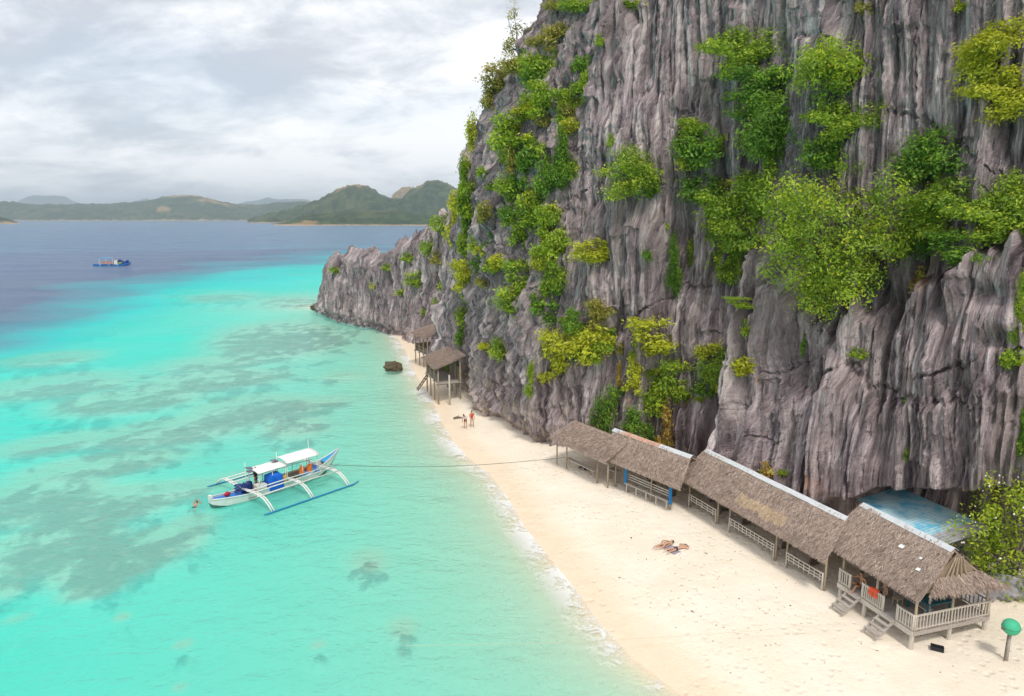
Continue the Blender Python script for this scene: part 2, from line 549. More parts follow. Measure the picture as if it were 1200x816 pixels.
# thin foam of the swash along the waterline
foam_n = t.noise(co, 1.5, 8, 0.75, 1.2); foam_b = t.noise(co, 0.22, 3, 0.5)
edge = t.ramp(sp.outputs[1], [(0.60, 0.0), (0.75, 0.8), (0.82, 1.0), (0.9, 0.0)])
foam = t.math('MULTIPLY', edge, t.ramp(t.math('ADD', foam_n, t.math('MULTIPLY', t.math('SUBTRACT', foam_b, 0.5), 0.9)), [(0.41, 0.0), (0.58, 0.9)]))
# a few white caps on the open water
caps = t.math('MULTIPLY', t.ramp(t.noise(t.coord((0.35, 1.0, 1.0)), 0.16, 5, 0.75), [(0.735, 0.0), (0.765, 0.55)]), t.math('DIVIDE', depth, 14.0, True))
foam = t.math('MAXIMUM', foam, caps)
fd = t.new('ShaderNodeBsdfDiffuse'); fd.inputs['Color'].default_value = (0.86, 0.87, 0.86, 1)
fin_ = t.new('ShaderNodeMixShader'); t.l.new(foam, fin_.inputs[0]); t.l.new(surf.outputs[0], fin_.inputs[1]); t.l.new(fd.outputs[0], fin_.inputs[2])
t.l.new(fin_.outputs[0], t.out.inputs[0])
M['sea'] = t.m
sea = link('sea', me, M['sea']); tag(sea, kind='structure')

# ------------------------------------------------------------------ limestone cliff
# control points of its foot: x, y, top height, lean (inland metres per metre of height), blockiness
CL = [(-14, 190, 14, .1, .2), (-27, 178, 11, .1, .2), (-37, 166, 9.5, .1, .2), (-42.2, 157, 8.6, .10, .1), (-38, 147, 10.5, .10, .1), (-31, 136.5, 12.5, .10, .15), (-23.5, 127.5, 14, .12, .15), (-18.0, 119, 17.5, .15, .2), (-13.2, 112, 20.0, .14, .2),
      (-9.4, 103.5, 21.5, .05, .15), (-8.6, 95, 23, .05, .15), (-7.8, 87, 26, .25, .3), (-5.6, 79.5, 36, .40, .55), (-2.6, 71.0, 47, .40, .8), (2.2, 64.2, 54, .26, .8), (5.2, 61.2, 54, .13, .45), (9.2, 57.8, 54, .10, .2),
      (14.0, 54.4, 54, .10, .15), (17.3, 50.4, 54, .10, .1), (19.0, 46.2, 54, .10, .1), (21.8, 43.6, 54, .10, .1), (24.5, 41.0, 54, .10, .1), (27.6, 37.6, 54, .10, .15), (31.2, 34.0, 54, .12, .15), (35, 28, 54, .14, .1), (40, 18, 54, .14, .1), (45, 6, 54, .14, .1)]
CL = np.array(CL, float)


def catmull(P, n):
    out = []
    Q = np.vstack([2 * P[0] - P[1], P, 2 * P[-1] - P[-2]])
    for i in range(1, len(Q) - 2):
        for k in range(n):
            u = k / n
            out.append(0.5 * ((2 * Q[i]) + (-Q[i - 1] + Q[i + 1]) * u + (2 * Q[i - 1] - 5 * Q[i] + 4 * Q[i + 1] - Q[i + 2]) * u * u + (-Q[i - 1] + 3 * Q[i] - 3 * Q[i + 1] + Q[i + 2]) * u ** 3))
    out.append(P[-1]); return np.array(out)


cur = catmull(CL, 60)
al = np.concatenate([[0], np.cumsum(np.hypot(np.diff(cur[:, 0]), np.diff(cur[:, 1])))])
S = [0.0]
while S[-1] < al[-1]:
    x_ = np.interp(S[-1], al, cur[:, 0]); y_ = np.interp(S[-1], al, cur[:, 1])
    out_ = y_ < 24 or x_ / max(y_, 1) > .98
    S.append(S[-1] + (0.5 if out_ else float(np.clip(1.25 * math.hypot(x_, y_) / 710, .075, .3))))
S = np.array(S)
base = np.stack([np.interp(S, al, cur[:, k]) for k in range(5)], 1)
# smoothed inland normal
fine = np.linspace(0, al[-1], 2000)
bx = np.interp(fine, al, cur[:, 0]); by = np.interp(fine, al, cur[:, 1])
ker = np.ones(51) / 51
tx = np.convolve(np.pad(np.gradient(bx), 25, mode='edge'), ker, 'valid'); ty = np.convolve(np.pad(np.gradient(by), 25, mode='edge'), ker, 'valid')
ln = np.hypot(tx, ty); nx_, ny_ = -ty / ln, tx / ln           # left of travel ... the run goes towards the camera, inland lies on its left
NXv = np.interp(S, fine, nx_); NYv = np.interp(S, fine, ny_)


def s_of(x, y):
    return float(al[np.argmin((cur[:, 0] - x) ** 2 + (cur[:, 1] - y) ** 2)])


NROW = 370
T = np.linspace(0, 1, NROW)
topv = base[:, 2] * (1 + 0.10 * fbm(S / 3.0, S * 0 + 3.3, 4, 71, .65)) + (base[:, 2] < 24) * (2.8 * (.42 - np.abs(pn(S / 3.1, S * 0 + .5, 77)) * 1.6) + 1.5 * (.4 - np.abs(pn(S / 1.2, S * 0 + .5, 78)) * 1.6) + .9 * (.4 - np.abs(pn(S / .5, S * 0 + .5, 79)) * 1.6))
Z = -1.6 + T[:, None] * (topv[None, :] + 1.6)
SS = np.broadcast_to(S[None, :], Z.shape)


def columns(s, z, w, seed, zlo, zhi, plo, phi, sharp, fall):
    """rounded rock columns with pointed tops that stand proud of the face"""
    best = np.zeros(s.shape); i0 = np.floor(s / w)
    for k in (-1, 0, 1):
        i = i0 + k
        c = (i + .5 + .7 * (h1(i, seed) - .5)) * w
        hw = w * (.42 + .38 * h1(i, seed + 1)); top = zlo + (zhi - zlo) * h1(i, seed + 2); pr = plo + (phi - plo) * h1(i, seed + 3)
        a = np.abs(s - c) / hw
        prof = .45 * np.sqrt(np.clip(1 - a * a, 0, 1)) + .55 * np.clip(1 - a, 0, 1)
        v = pr * prof * sstep(0, fall, top - a * sharp - z)
        best = np.maximum(best, v)
    return best


def banded(s, z, w, H, seed, plo, phi, sharp, fall, fade):
    """columns in storeys: each storey has its own tops, so points end at every height"""
    best = np.zeros(s.shape); i0 = np.floor(s / w)
    for k in (-1, 0, 1):
        i = i0 + k
        zz = z / H + h1(i, seed + 4) * 1.7
        b = np.floor(zz)
        for q in (0, 1):
            key = i * 17 + (b + q) * 331
            c = (i + .5 + .6 * (h1(key, seed) - .5)) * w; hw = w * (.36 + .3 * h1(key, seed + 1))
            pr = plo + (phi - plo) * h1(key, seed + 3) ** 1.3
            a = np.abs(s - c) / hw
            top = (b + q + 1 - h1(i, seed + 4) * 1.7 - .75 * h1(key, seed + 2)) * H
            bot = top - H * (.9 + .5 * h1(key, seed + 5))
            v = pr * (.25 * np.sqrt(np.clip(1 - a * a, 0, 1)) + .8 * np.clip(1 - a, 0, 1)) * sstep(0, fall, top - a * sharp - z) * sstep(bot - fade, bot + fade, z)
            best = np.maximum(best, v)
    return best


tilt = 0.05 * (Z - 15)
sw = SS + 1.1 * fbm(SS / 9., Z / 26., 3, 80) + tilt
flut = 1 - base[None, :, 4]
blk = base[None, :, 4]
near = np.clip(1.25 - .35 * (base[None, :, 2] < 30), 0, 2)
O = np.zeros(Z.shape)
O += 1.8 * fbm(SS / 16., Z / 30., 3, 90)                                        # slow bulges
O += np.maximum(columns(sw, Z, 6.2, 1, 3, 56, .5, 2.0, 8.0, 1.6), columns(sw + 2.2, Z, 4.1, 6, 2, 48, .3, 1.5, 7.0, 1.2)) * (.55 + .45 * flut)
O += np.maximum(banded(sw + .4, Z, 2.5, 15, 20, .05, .95, 6.0, .8, 2.5), banded(sw + 1.3, Z, 1.7, 11, 27, .05, .7, 5.0, .6, 2.0)) * (.45 + .55 * flut)
O += banded(sw + .2, Z, .95, 8, 34, .03, .42, 3.6, .4, 1.5) * (.35 + .65 * flut)
O += banded(sw + .1, Z, .5, 5, 41, .02, .22, 2.4, .25, 1.0) * (.3 + .7 * flut)
sw2 = sw + .16 * fbm(SS / 1.8, Z / 11., 2, 95)
O += flut * .55 * (.5 - np.abs(pn(sw2 / 1.35, Z / 26., 100)) * 2.2)
O += flut * .26 * (.5 - np.abs(pn(sw2 / .6, Z / 13., 103)) * 2.2)
O += flut * .12 * (.5 - np.abs(pn(sw2 / .27, Z / 6., 106)) * 2.2)
O += (.28 + .9 * blk) * .8 * fbm(SS / 2.6 + .3 * Z, Z / 3.2 - .2 * SS, 4, 110, .55)
O += blk * .75 * (0.5 - np.abs(pn(SS / 1.3 + .5 * Z, Z / 2.6, 114)) * 2.2) + blk * .34 * (.5 - np.abs(pn(SS / .5 - .4 * Z, Z / 1.0, 117)) * 2.2)
O += .06 * fbm(SS / .3, Z / .7, 2, 120)
# vertical clefts
O -= flut * 1.3 * sstep(.06, .0, np.abs(pn(sw / 4.3, Z / 34., 121))) * (.4 + sstep(-.2, .3, pn(sw / 5., Z / 9., 122)))
O -= flut * .6 * sstep(.07, .0, np.abs(pn(sw2 / 1.9, Z / 18., 124))) * sstep(-.15, .3, pn(sw / 3., Z / 5., 125))

def plates(s_, z_, w, H, seed, amp):
    """sharp-edged slabs: every tall cell stands a little in or out and is tilted"""
    i = np.floor(s_ / w); zz = z_ / H + h1(i, seed) * 3; j = np.floor(zz)
    key = i * 13 + j * 271
    return amp * (h1(key, seed + 1) - .5 + (s_ / w - i - .5) * 1.1 * (h1(key, seed + 2) - .5) + (zz - j - .5) * .5 * (h1(key, seed + 3) - .5))


swp = sw2 + .05 * fbm(SS / .6, Z / 3.0, 2, 127)
zwp = Z + .4 * fbm(SS / .9, Z / 2., 3, 128) + .15 * SS
O += plates(swp, zwp, 1.55, 6.0, 50, .50) + plates(swp + .3, zwp, .72, 3.6, 55, .28) + plates(swp + .1, zwp * 1.07, .34, 2.4, 60, .14) + plates(swp, zwp, .17, 1.5, 65, .07)
O += flut * .42 * (.4 - np.abs(pn(swp / .46, Z / 15., 107)) * 2.4) + flut * .22 * (.4 - np.abs(pn(swp / .21, Z / 8., 108)) * 2.4)
O -= O.mean() - .25
# open joints that cut across the face
JOINT = [(2.2, 64, 20, .55, 9, .8), (9, 58, 24, -.35, 10, .9), (13, 53.5, 15, .42, 9, .8), (20, 45, 11.0, .12, 8, .6), (24, 41.5, 10.4, -.04, 9, .7), (22, 43.5, 27, -.9, 9, .9), (25, 40.5, 24, -.7, 6, .7), (17, 49, 8, -.5, 5, .8), (-4, 75, 12, .9, 6, .7), (18, 48, 33, .3, 8, .6), (27, 38, 13.5, .45, 5, 1.0)]
for (jx, jy, jz, k, half, dp) in JOINT:
    s0 = s_of(jx, jy)
    line = jz + k * (SS - s0) + 1.3 * fbm(SS / 2.5, SS * 0 + jz, 4, int(jz), .6) - Z
    O -= .6 * dp * (.2 + 1.0 * np.clip(.5 + 1.6 * pn(SS / 1.7, SS * 0 + jz, 7), 0, 1)) * sstep(.15, .02, np.abs(line)) * sstep(half, half * .6, np.abs(SS - s0))
# named buttresses: foot x, y, top height, how far it stands out, half width, pointedness, fall
for (jx, jy, top, pr, hw, sharp, fall) in [(16.4, 49.3, 20.5, 1.2, 1.9, 5, 1.5),
                                             (13.6, 54.8, 14, .7, 2.2, 5, 2), (9.5, 57.6, 31, 2.2, 2.4, 7, 4), (7.0, 59.8, 22, 1.6, 1.7, 8, 3), (2.5, 64.0, 15, 1.5, 3.2, 4, 3), (4.6, 62, 42, 2.0, 2.6, 9, 5), (-8.4, 91.5, 10.0, 2.6, 2.0, 3, 2)]:
    a = np.abs(SS + .35 * fbm(SS / 2., Z / 7., 2, 5) - s_of(jx, jy)) / hw
    O += pr * .8 * np.clip(1.15 - (a * .85) ** 1.6, 0, 1) * sstep(0, fall * .4, top - a ** 2 * sharp - Z + .8 * fbm(SS / 1.2, SS * 0, 3, 9))
# the lower buttress on the right: a step with a broken, spiky top edge at mid height
kx = [s_of(*p) for p in ((15.0, 51), (17.2, 48.4), (19.6, 45.7), (22, 43.4), (24, 41.6), (25.8, 39.7), (27.4, 37.9), (29.4, 35.4), (31.5, 33.4), (35, 28))]
kz = [20, 17.5, 14.6, 14.0, 15.4, 17.6, 19.8, 18.6, 16.0, 15.0]
ridge1 = .45 - np.abs(pn(S / 1.9, S * 0 + .3, 201)) * 1.7; ridge2 = .4 - np.abs(pn(S / .8, S * 0 + .3, 203)) * 1.7; ridge3 = .4 - np.abs(pn(S / .33, S * 0 + .3, 205)) * 1.7
stop_ = np.interp(S, kx, kz) + 2.6 * ridge1 + 1.3 * ridge2 + .6 * ridge3
O += (2.3 + .9 * fbm(SS / 3., Z / 12., 2, 207)) * sstep(0, .55, stop_[None, :] - Z) * sstep(kx[0], kx[1] + .5, SS)
# a second, thinner step lower down, slanting
stop2 = np.interp(S, kx, [3, 6, 9.5, 10.5, 9.2, 10.4, 12.5, 13.2, 12, 11]) + 1.6 * ridge2 + 1.0 * ridge1 + .5 * ridge3
O += (.9 + .5 * fbm(SS / 2., Z / 9., 2, 209)) * sstep(0, .4, stop2[None, :] - Z) * sstep(kx[1], kx[2], SS)
# undercut at the foot on the right: a shallow cave behind the shed
s0, s1 = s_of(20.5, 45), s_of(29.0, 35.5)
ze = 3.0 + 4.6 * np.clip((SS - s0) / (s1 - s0), 0, 1.2) + .35 * fbm(SS / 1.6, SS * 0, 3, 131)
O -= 5.2 * sstep(-.05, .75, ze - Z) * sstep(s0 - 1, s0 + 4.5, SS) * (.75 + .25 * fbm(SS / 2., Z / 8., 3, 133))
# hollows and notch under the sea edge of the headland
O -= .9 * sstep(1.9, .7, Z) * sstep(s_of(-15, 111), s_of(-23, 126), SS) * (.6 + fbm(SS / 2., Z, 2, 140))
O -= 1.3 * sstep(2.2, .5, Z) * blk * (.5 + fbm(SS / 1.7, Z / 1.5, 2, 142))
for (jx, jy, jz, rs, rz_, dp) in [(27.2, 38.2, 14.3, .8, .55, 1.5), (26.6, 38.8, 16.4, 1.2, .7, 1.2), (15.6, 50.4, 5.4, 1.7, .9, 1.8), (8.6, 58.4, 12, .9, 1.4, 1.3), (10, 57, 22, .7, 1.6, 1.2), (3, 63, 30, .9, 2.0, 1.4), (-2, 70.5, 27, 1.2, 2.2, 1.6)]:
    O -= dp * np.exp(-(((SS - s_of(jx, jy)) / rs) ** 2 + ((Z - jz) / rz_) ** 2))
bend = 26.0 * sstep(.12, .30, base[None, :, 3]) * sstep(22, 30, base[None, :, 2])
inl = base[None, :, 3] * np.maximum(Z - bend, 0) + np.where(bend > 0, .03, 0) * np.clip(Z, 0, bend) - O
# crest: the last rows lean inland so that the top is broken and not a cut edge
inl += 1.6 * sstep(.93, 1, T)[:, None] * (base[None, :, 2] < 40) * (.5 + np.abs(fbm(S / 1.5, S * 0, 2, 150)))[None, :]
PX = base[None, :, 0] + NXv[None, :] * inl; PY = base[None, :, 1] + NYv[None, :] * inl
PZ = Z + .12 * fbm(SS / .8, Z / .8, 2, 160)
# top that runs back inland, dropping again behind the low headland
rows = []
for off, dz in ((.3, .25), (.6, .35), (1.0, .4), (1.5, .35), (2.1, .25), (2.9, .0), (4, -.4), (5.5, -1.0), (9, -3), (16, -8)):
    low = np.clip((40 - base[:, 2]) / 25, 0, 1)
    o2 = off * (1 - .3 * low)
    rows.append((PX[-1] + NXv * o2, PY[-1] + NYv * o2, np.maximum(PZ[-1] + dz * (.4 + 1.3 * low) + 1.1 * fbm(S / .9, S * 0 + off * .9, 4, 170, .6), -2)))
PX = np.vstack([PX] + [r[0][None] for r in rows]); PY = np.vstack([PY] + [r[1][None] for r in rows]); PZ = np.vstack([PZ] + [r[2][None] for r in rows])
me = np_mesh('cliff', np.stack([PX.ravel(), PY.ravel(), PZ.ravel()], 1), grid_faces(*PX.shape), False)
me.flip_normals()
Zf = np.vstack([Z] + [Z[-1:]] * len(rows)); Sf = np.broadcast_to(S[None, :], Zf.shape)
swf = np.vstack([sw] + [sw[-1:]] * len(rows))
blkf = np.broadcast_to(blk, Zf.shape)
vattr(me, 'rock', np.stack([swf.ravel() / 100, Zf.ravel() / 100, (blkf * sstep(6.5, 1.5, Zf + 2.5 * fbm(Sf / 3., Zf / 3., 3, 180))).ravel()], 1))
sub = 3
gi = np.arange(0, PX.shape[0], sub); gj = np.arange(0, PX.shape[1], sub)
VB = np.stack([PX[np.ix_(gi, gj)].ravel(), PY[np.ix_(gi, gj)].ravel(), PZ[np.ix_(gi, gj)].ravel()], 1)
CLIFF_BVH = BVHTree.FromPolygons(VB.tolist(), grid_faces(len(gi), len(gj)).tolist())

t = NT('limestone')
ra = t.attr('rock'); sp = t.new('ShaderNodeSeparateColor'); t.l.new(ra.outputs['Color'], sp.inputs[0])
cb = t.new('ShaderNodeCombineXYZ')
t.l.new(t.math('MULTIPLY', sp.outputs[0], 100.0), cb.inputs[0]); t.l.new(t.math('MULTIPLY', sp.outputs[1], 100.0), cb.inputs[1])
mp1 = t.new('ShaderNodeMapping'); mp1.inputs['Scale'].default_value = (1.0, 0.06, 1.0); t.l.new(cb.outputs[0], mp1.inputs[0])
mp2 = t.new('ShaderNodeMapping'); mp2.inputs['Scale'].default_value = (1.0, 0.22, 1.0); t.l.new(cb.outputs[0], mp2.inputs[0])
ob = t.coord()
streak = t.noise(mp1.outputs[0], 2.2, 8, 0.74, 0.3); streak2 = t.noise(mp2.outputs[0], 0.55, 5, 0.6); grain = t.noise(ob, 5.0, 6, 0.7)
rc = t.ramp(streak, [(0.34, (0.047, 0.036, 0.041)), (0.44, (0.208, 0.162, 0.174)), (0.53, (0.425, 0.342, 0.352)), (0.62, (0.76, 0.655, 0.64))])
rc = t.mix(t.math('MULTIPLY', t.ramp(streak2, [(0.46, 0.0), (0.66, 1.0)]), 0.42), rc, (0.36, 0.29, 0.26))
rc = t.mix(t.math('MULTIPLY', t.ramp(t.noise(ob, 0.16, 4, 0.6), [(0.45, 0.0), (0.62, 1.0)]), 0.4), rc, (0.10, 0.083, 0.095))
rc = t.mix(t.math('MULTIPLY', t.ramp(grain, [(0.5, 0.0), (0.75, 1.0)]), 0.25), rc, (0.44, 0.395, 0.40))
rc = t.mix(t.math('MULTIPLY', t.ramp(grain, [(0.28, 1.0), (0.42, 0.0)]), 0.4), rc, (0.07, 0.062, 0.068))
# rusty seepage and pale fresh breaks
rust = t.ramp(t.math('ADD', t.noise(mp2.outputs[0], 0.35, 5, 0.7), t.math('MULTIPLY', t.noise(ob, 0.9, 4), 0.3)), [(0.80, 0.0), (0.88, 0.6)])
rc = t.mix(rust, rc, (0.42, 0.22, 0.10))
pale = t.math('MULTIPLY', sp.outputs[2], t.ramp(t.noise(ob, 0.8, 6, 0.65), [(0.47, 0.0), (0.6, 0.85)]))
rc = t.mix(pale, rc, (0.58, 0.46, 0.35))
bh = t.math('ADD', t.math('MULTIPLY', t.noise(mp2.outputs[0], 4.5, 5, 0.65), 1.0), t.math('MULTIPLY', t.noise(ob, 9.0, 4, 0.6), 0.45))
t.principled(rc, 0.9, t.bump(bh, 1.0, 0.28), 0.15)
M['rock'] = t.m
cliff = link('cliff', me, M['rock']); tag(cliff, kind='structure')

# ------------------------------------------------------------------ far islands and hills


def hills(name, prof, D, depth, seed, bare=(), base_px=0, rough=1.0):
    """a hilly island: skyline given as (pixel x, pixel y) at the distance of its crest"""
    Dr = D + depth * .55
    xs = np.array([(p[0] - 600) / F_PX * Dr / math.cos(PITCH) for p in prof]); hs = np.array([CAM_H + (255 - p[1]) / F_PX * Dr for p in prof])
    nx, ny = 420, 70
    X = np.linspace(xs[0], xs[-1], nx); H = np.interp(X, xs, hs)
    H = np.convolve(np.pad(H, 2, mode='edge'), [.1, .2, .4, .2, .1], 'valid')
    v = np.linspace(0, 1, ny)
    shape = np.where(v < .55, np.sin(np.clip(v / .55, 0, 1) * math.pi / 2) ** .85, np.cos(np.clip((v - .55) / .45, 0, 1) * math.pi / 2) ** .8)
    XX, VV = np.meshgrid(X, v, indexing='xy')
    hm = max(hs)
    rid = fbm(XX / (depth * .35), VV * 3.0, 4, seed, .55)
    Zh = H[None, :] * shape[:, None] * (1 + .6 * rid * (1 - shape[:, None] ** 3)) + rough * .085 * hm * fbm(XX / (depth * .05), VV * 14, 5, seed + 5, .6) * (shape[:, None] > .05)
    Zh = Zh - 2.0
    endf = sstep(0, .02, (XX - X[0]) / (X[-1] - X[0])) * sstep(1, .98, (XX - X[0]) / (X[-1] - X[0]))
    shoreoff = depth * .12 * fbm(XX / (depth * .5), XX * 0, 3, seed + 9)
    Y = D + depth * VV + shoreoff * (1 - VV)
    Xp = XX * (Y / Dr)
    me = np_mesh(name, np.stack([Xp.ravel(), Y.ravel(), Zh.ravel()], 1), grid_faces(ny, nx), True)
    bare_m = np.zeros(XX.shape)
    for (px, v0, rx, rv) in bare:
        bx_ = (px - 600) / F_PX * Dr / math.cos(PITCH); rxw = rx / F_PX * Dr
        bare_m = np.maximum(bare_m, np.exp(-((XX - bx_) / rxw) ** 2 - ((VV - v0) / rv) ** 2))
    bare_m = sstep(.25, .7, bare_m + .35 * fbm(XX / (depth * .08), VV * 12, 3, seed + 12))
    sh = sstep(3.5, .5, Zh) * .9
    vattr(me, 'cover', np.stack([bare_m.ravel(), sh.ravel(), sh.ravel() * 0], 1))
    o = link(name, me, M['hill']); tag(o, kind='structure'); return o


t = NT('forested_hill')
ca = t.attr('cover'); sp = t.new('ShaderNodeSeparateColor'); t.l.new(ca.outputs['Color'], sp.inputs[0])
ob = t.coord()
nn = t.noise(ob, 0.016, 9, 0.78); n2 = t.noise(ob, 0.004, 4, 0.6)
g = t.ramp(nn, [(0.32, (0.012, 0.026, 0.016)), (0.5, (0.036, 0.066, 0.028)), (0.68, (0.10, 0.14, 0.05))])
g = t.mix(t.ramp(n2, [(0.5, 0.0), (0.66, 0.4)]), g, (0.16, 0.15, 0.07))
g = t.mix(t.math('MULTIPLY', sp.outputs[0], 0.9), g, t.ramp(nn, [(0.3, (0.22, 0.15, 0.07)), (0.7, (0.36, 0.255, 0.12))]))
g = t.mix(sp.outputs[1], g, (0.55, 0.40, 0.25))
t.principled(g, 0.95, t.bump(nn, 0.8, 12.0), 0.1)
M['hill'] = t.m
hills('headland_hills', [(330, 262), (345, 260), (362, 253), (385, 250), (410, 247), (440, 246), (465, 247), (490, 250), (520, 254), (560, 254), (620, 256), (680, 262)], 1850, 420, 200, [(360, .1, 25, .1)])
hills('green_hills', [(300, 258), (330, 250), (360, 243), (385, 234), (403, 224), (415, 219.5), (428, 218.5), (440, 222), (452, 229), (463, 235), (475, 233), (490, 222), (503, 215), (512, 213.5), (525, 216), (540, 224), (570, 238), (620, 246), (700, 258)], 2700, 900, 210, [(421, .55, 24, .16), (498, .55, 14, .13), (517, .6, 8, .1)])
hills('brown_hill', [(455, 248), (466, 230), (474, 223.5), (481, 220.5), (490, 222), (500, 232), (512, 248)], 4300, 500, 215, [(480, .4, 30, .4)])
hills('mid_island', [(-260, 250), (-160, 240), (-60, 238), (0, 237.5), (30, 237), (60, 241), (100, 240.5), (140, 240), (170, 238), (192, 236), (205, 232), (222, 231), (240, 230.5), (256, 233), (270, 237), (290, 240), (315, 241), (340, 238.5), (360, 237.5), (380, 239), (410, 243), (470, 248), (560, 256)], 4700, 1500, 220,
      [(238, .5, 38, .08), (262, .33, 22, .05), (205, .12, 10, .04)])
hills('islet', [(-140, 262), (-90, 252), (-40, 248), (-10, 250.5), (10, 252), (25, 255), (36, 259), (44, 263)], 2400, 260, 230, [(30, .1, 12, .1)])
hills('far_mountains', [(-120, 252), (-30, 246), (20, 244), (38, 239), (52, 232), (62, 229.5), (72, 231), (85, 230), (97, 232), (108, 238), (130, 244), (160, 242), (176, 236), (188, 233.5), (200, 240), (240, 245), (285, 241), (300, 237), (312, 236), (325, 232.5), (333, 235), (350, 234.5), (366, 234), (378, 239), (400, 246), (500, 250)], 12500, 2600, 240, (), rough=.5)

# ------------------------------------------------------------------ sea haze
hz = MB(); hz.hexa([(-16000, -400, -19), (16000, -400, -19), (16000, 17000, -19), (-16000, 17000, -19), (-16000, -400, 460), (16000, -400, 460), (16000, 17000, 460), (-16000, 17000, 460)])
t = NT('haze')
pv = t.new('ShaderNodeVolumePrincipled')
pv.inputs['Color'].default_value = (0.76, 0.88, 1.0, 1); pv.inputs['Density'].default_value = 0.00011; pv.inputs['Anisotropy'].default_value = 0.2
t.l.new(pv.outputs[0], t.out.inputs['Volume'])
haze = hz.build('haze', t.m); tag(haze, kind='stuff')
# ------------------------------------------------------------------ plants


def leaf_mat(name, hues, trans=0.45):
    t = NT(name)
    a = t.attr('leafcol'); sp = t.new('ShaderNodeSeparateColor'); t.l.new(a.outputs['Color'], sp.inputs[0])
    c = t.ramp(sp.outputs[0], hues)
    d = t.new('ShaderNodeBsdfDiffuse'); t.put(d.inputs['Color'], c)
    tl = t.new('ShaderNodeBsdfTranslucent'); t.put(tl.inputs['Color'], t.mix(0.35, c, (0.30, 0.36, 0.02)))
    gl = t.new('ShaderNodeBsdfGlossy'); gl.inputs['Roughness'].default_value = 0.5; gl.inputs['Color'].default_value = (.8, .8, .8, 1)
    m1 = t.new('ShaderNodeMixShader'); m1.inputs[0].default_value = trans
    t.l.new(d.outputs[0], m1.inputs[1]); t.l.new(tl.outputs[0], m1.inputs[2])
    m2 = t.new('ShaderNodeMixShader'); m2.inputs[0].default_value = 0.035
    t.l.new(m1.outputs[0], m2.inputs[1]); t.l.new(gl.outputs[0], m2.inputs[2])
    t.l.new(m2.outputs[0], t.out.inputs[0]); return t.m


LEAF = {
    'g': leaf_mat('leaf_bright_green', [(0.0, (0.096, 0.182, 0.019)), (0.45, (0.256, 0.403, 0.028)), (0.8, (0.470, 0.614, 0.040)), (1.0, (0.720, 0.740, 0.062))]),
    'd': leaf_mat('leaf_deep_green', [(0.0, (0.054, 0.134, 0.019)), (0.5, (0.139, 0.298, 0.025)), (0.85, (0.256, 0.461, 0.035)), (1.0, (0.470, 0.614, 0.055))]),
    'y': leaf_mat('leaf_yellow_green', [(0.0, (0.213, 0.250, 0.019)), (0.45, (0.555, 0.557, 0.031)), (0.8, (0.720, 0.740, 0.047)), (1.0, (0.720, 0.740, 0.094))]),
    'o': leaf_mat('leaf_olive', [(0.0, (0.150, 0.144, 0.031)), (0.5, (0.364, 0.336, 0.062)), (0.85, (0.577, 0.499, 0.102)), (1.0, (0.720, 0.518, 0.156))]),
    'l': leaf_mat('leaf_lime_green', [(0.0, (0.134, 0.240, 0.019)), (0.45, (0.342, 0.504, 0.028)), (0.8, (0.586, 0.696, 0.040)), (1.0, (0.720, 0.740, 0.072))]),
    'r': leaf_mat('leaf_dry', [(0.0, (0.342, 0.192, 0.047)), (0.5, (0.683, 0.442, 0.094)), (0.8, (0.720, 0.538, 0.156)), (1.0, (0.555, 0.576, 0.078))]),
}
M['bark'] = mat_simple('bark', (0.30, 0.25, 0.20), (0.16, 0.13, 0.11), 9, .9, .5, (1, 1, .3))
M['blossom'] = mat_simple('blossom', (0.85, 0.84, 0.76), (0.78, 0.74, 0.6), 9, .7, .1)


def crown_arrays(rng, lobes, nleaf, size, droop=0.2, shell=.62):
    """leaves spread through the volume of several ragged lobes; lobes: (centre, radii)"""
    vol = np.array([l[1][0] * l[1][1] * l[1][2] for l in lobes]) ** .75; vol /= vol.sum()
    P, Nn, Cc = [], [], []
    for (c, r), w in zip(lobes, vol):
        n = max(6, int(nleaf * w))
        ntw = max(3, n // 16)                                   # twigs: leaves gather in tufts, gaps stay between them
        d = rng.normal(size=(ntw, 3)); d /= np.linalg.norm(d, axis=1)[:, None]
        rad = (shell + (1.12 - shell) * rng.random(ntw) ** .8)
        tw = d * rad[:, None] * np.array(r)[None]
        k = rng.integers(0, ntw, n)
        q = tw[k] + rng.normal(size=(n, 3)) * (np.array(r) * .13 + size * .5)[None]
        P.append(q + np.array(c)); nn = d[k] + rng.normal(size=(n, 3)) * .55 + np.array([0, 0, 1.0]); Nn.append(nn / np.linalg.norm(nn, axis=1)[:, None])
        base_c = rng.uniform(.25, .6)
        Cc.append(np.clip(.14 + base_c + .22 * rng.normal(size=ntw)[k] * .8 + .13 * rng.normal(size=n), 0, 1))
    P, Nn, Cc = np.concatenate(P), np.concatenate(Nn), np.concatenate(Cc); n = len(P)
    t1 = np.cross(Nn, rng.normal(size=(n, 3))); t1 /= np.linalg.norm(t1, axis=1)[:, None]
    t1[:, 2] -= droop; t1 /= np.linalg.norm(t1, axis=1)[:, None]
    t2 = np.cross(Nn, t1); t2 /= np.linalg.norm(t2, axis=1)[:, None]
    L = (size * (.65 + .7 * rng.random(n)))[:, None]; W = L * .46
    V = np.stack([P - t1 * L * .5, P + t2 * W * .5 + Nn * L * .08, P + t1 * L * .5 - Nn * L * .1, P - t2 * W * .5 + Nn * L * .08], 1).reshape(-1, 3)
    return V, np.arange(n * 4).reshape(-1, 4), np.repeat(Cc, 4)


def crown_mesh(name, rng, lobes, nleaf, size, droop=.2, shell=.62):
    V, Fq, C = crown_arrays(rng, lobes, nleaf, size, droop, shell)
    me = np_mesh(name, V, Fq); vattr(me, 'leafcol', C); return me


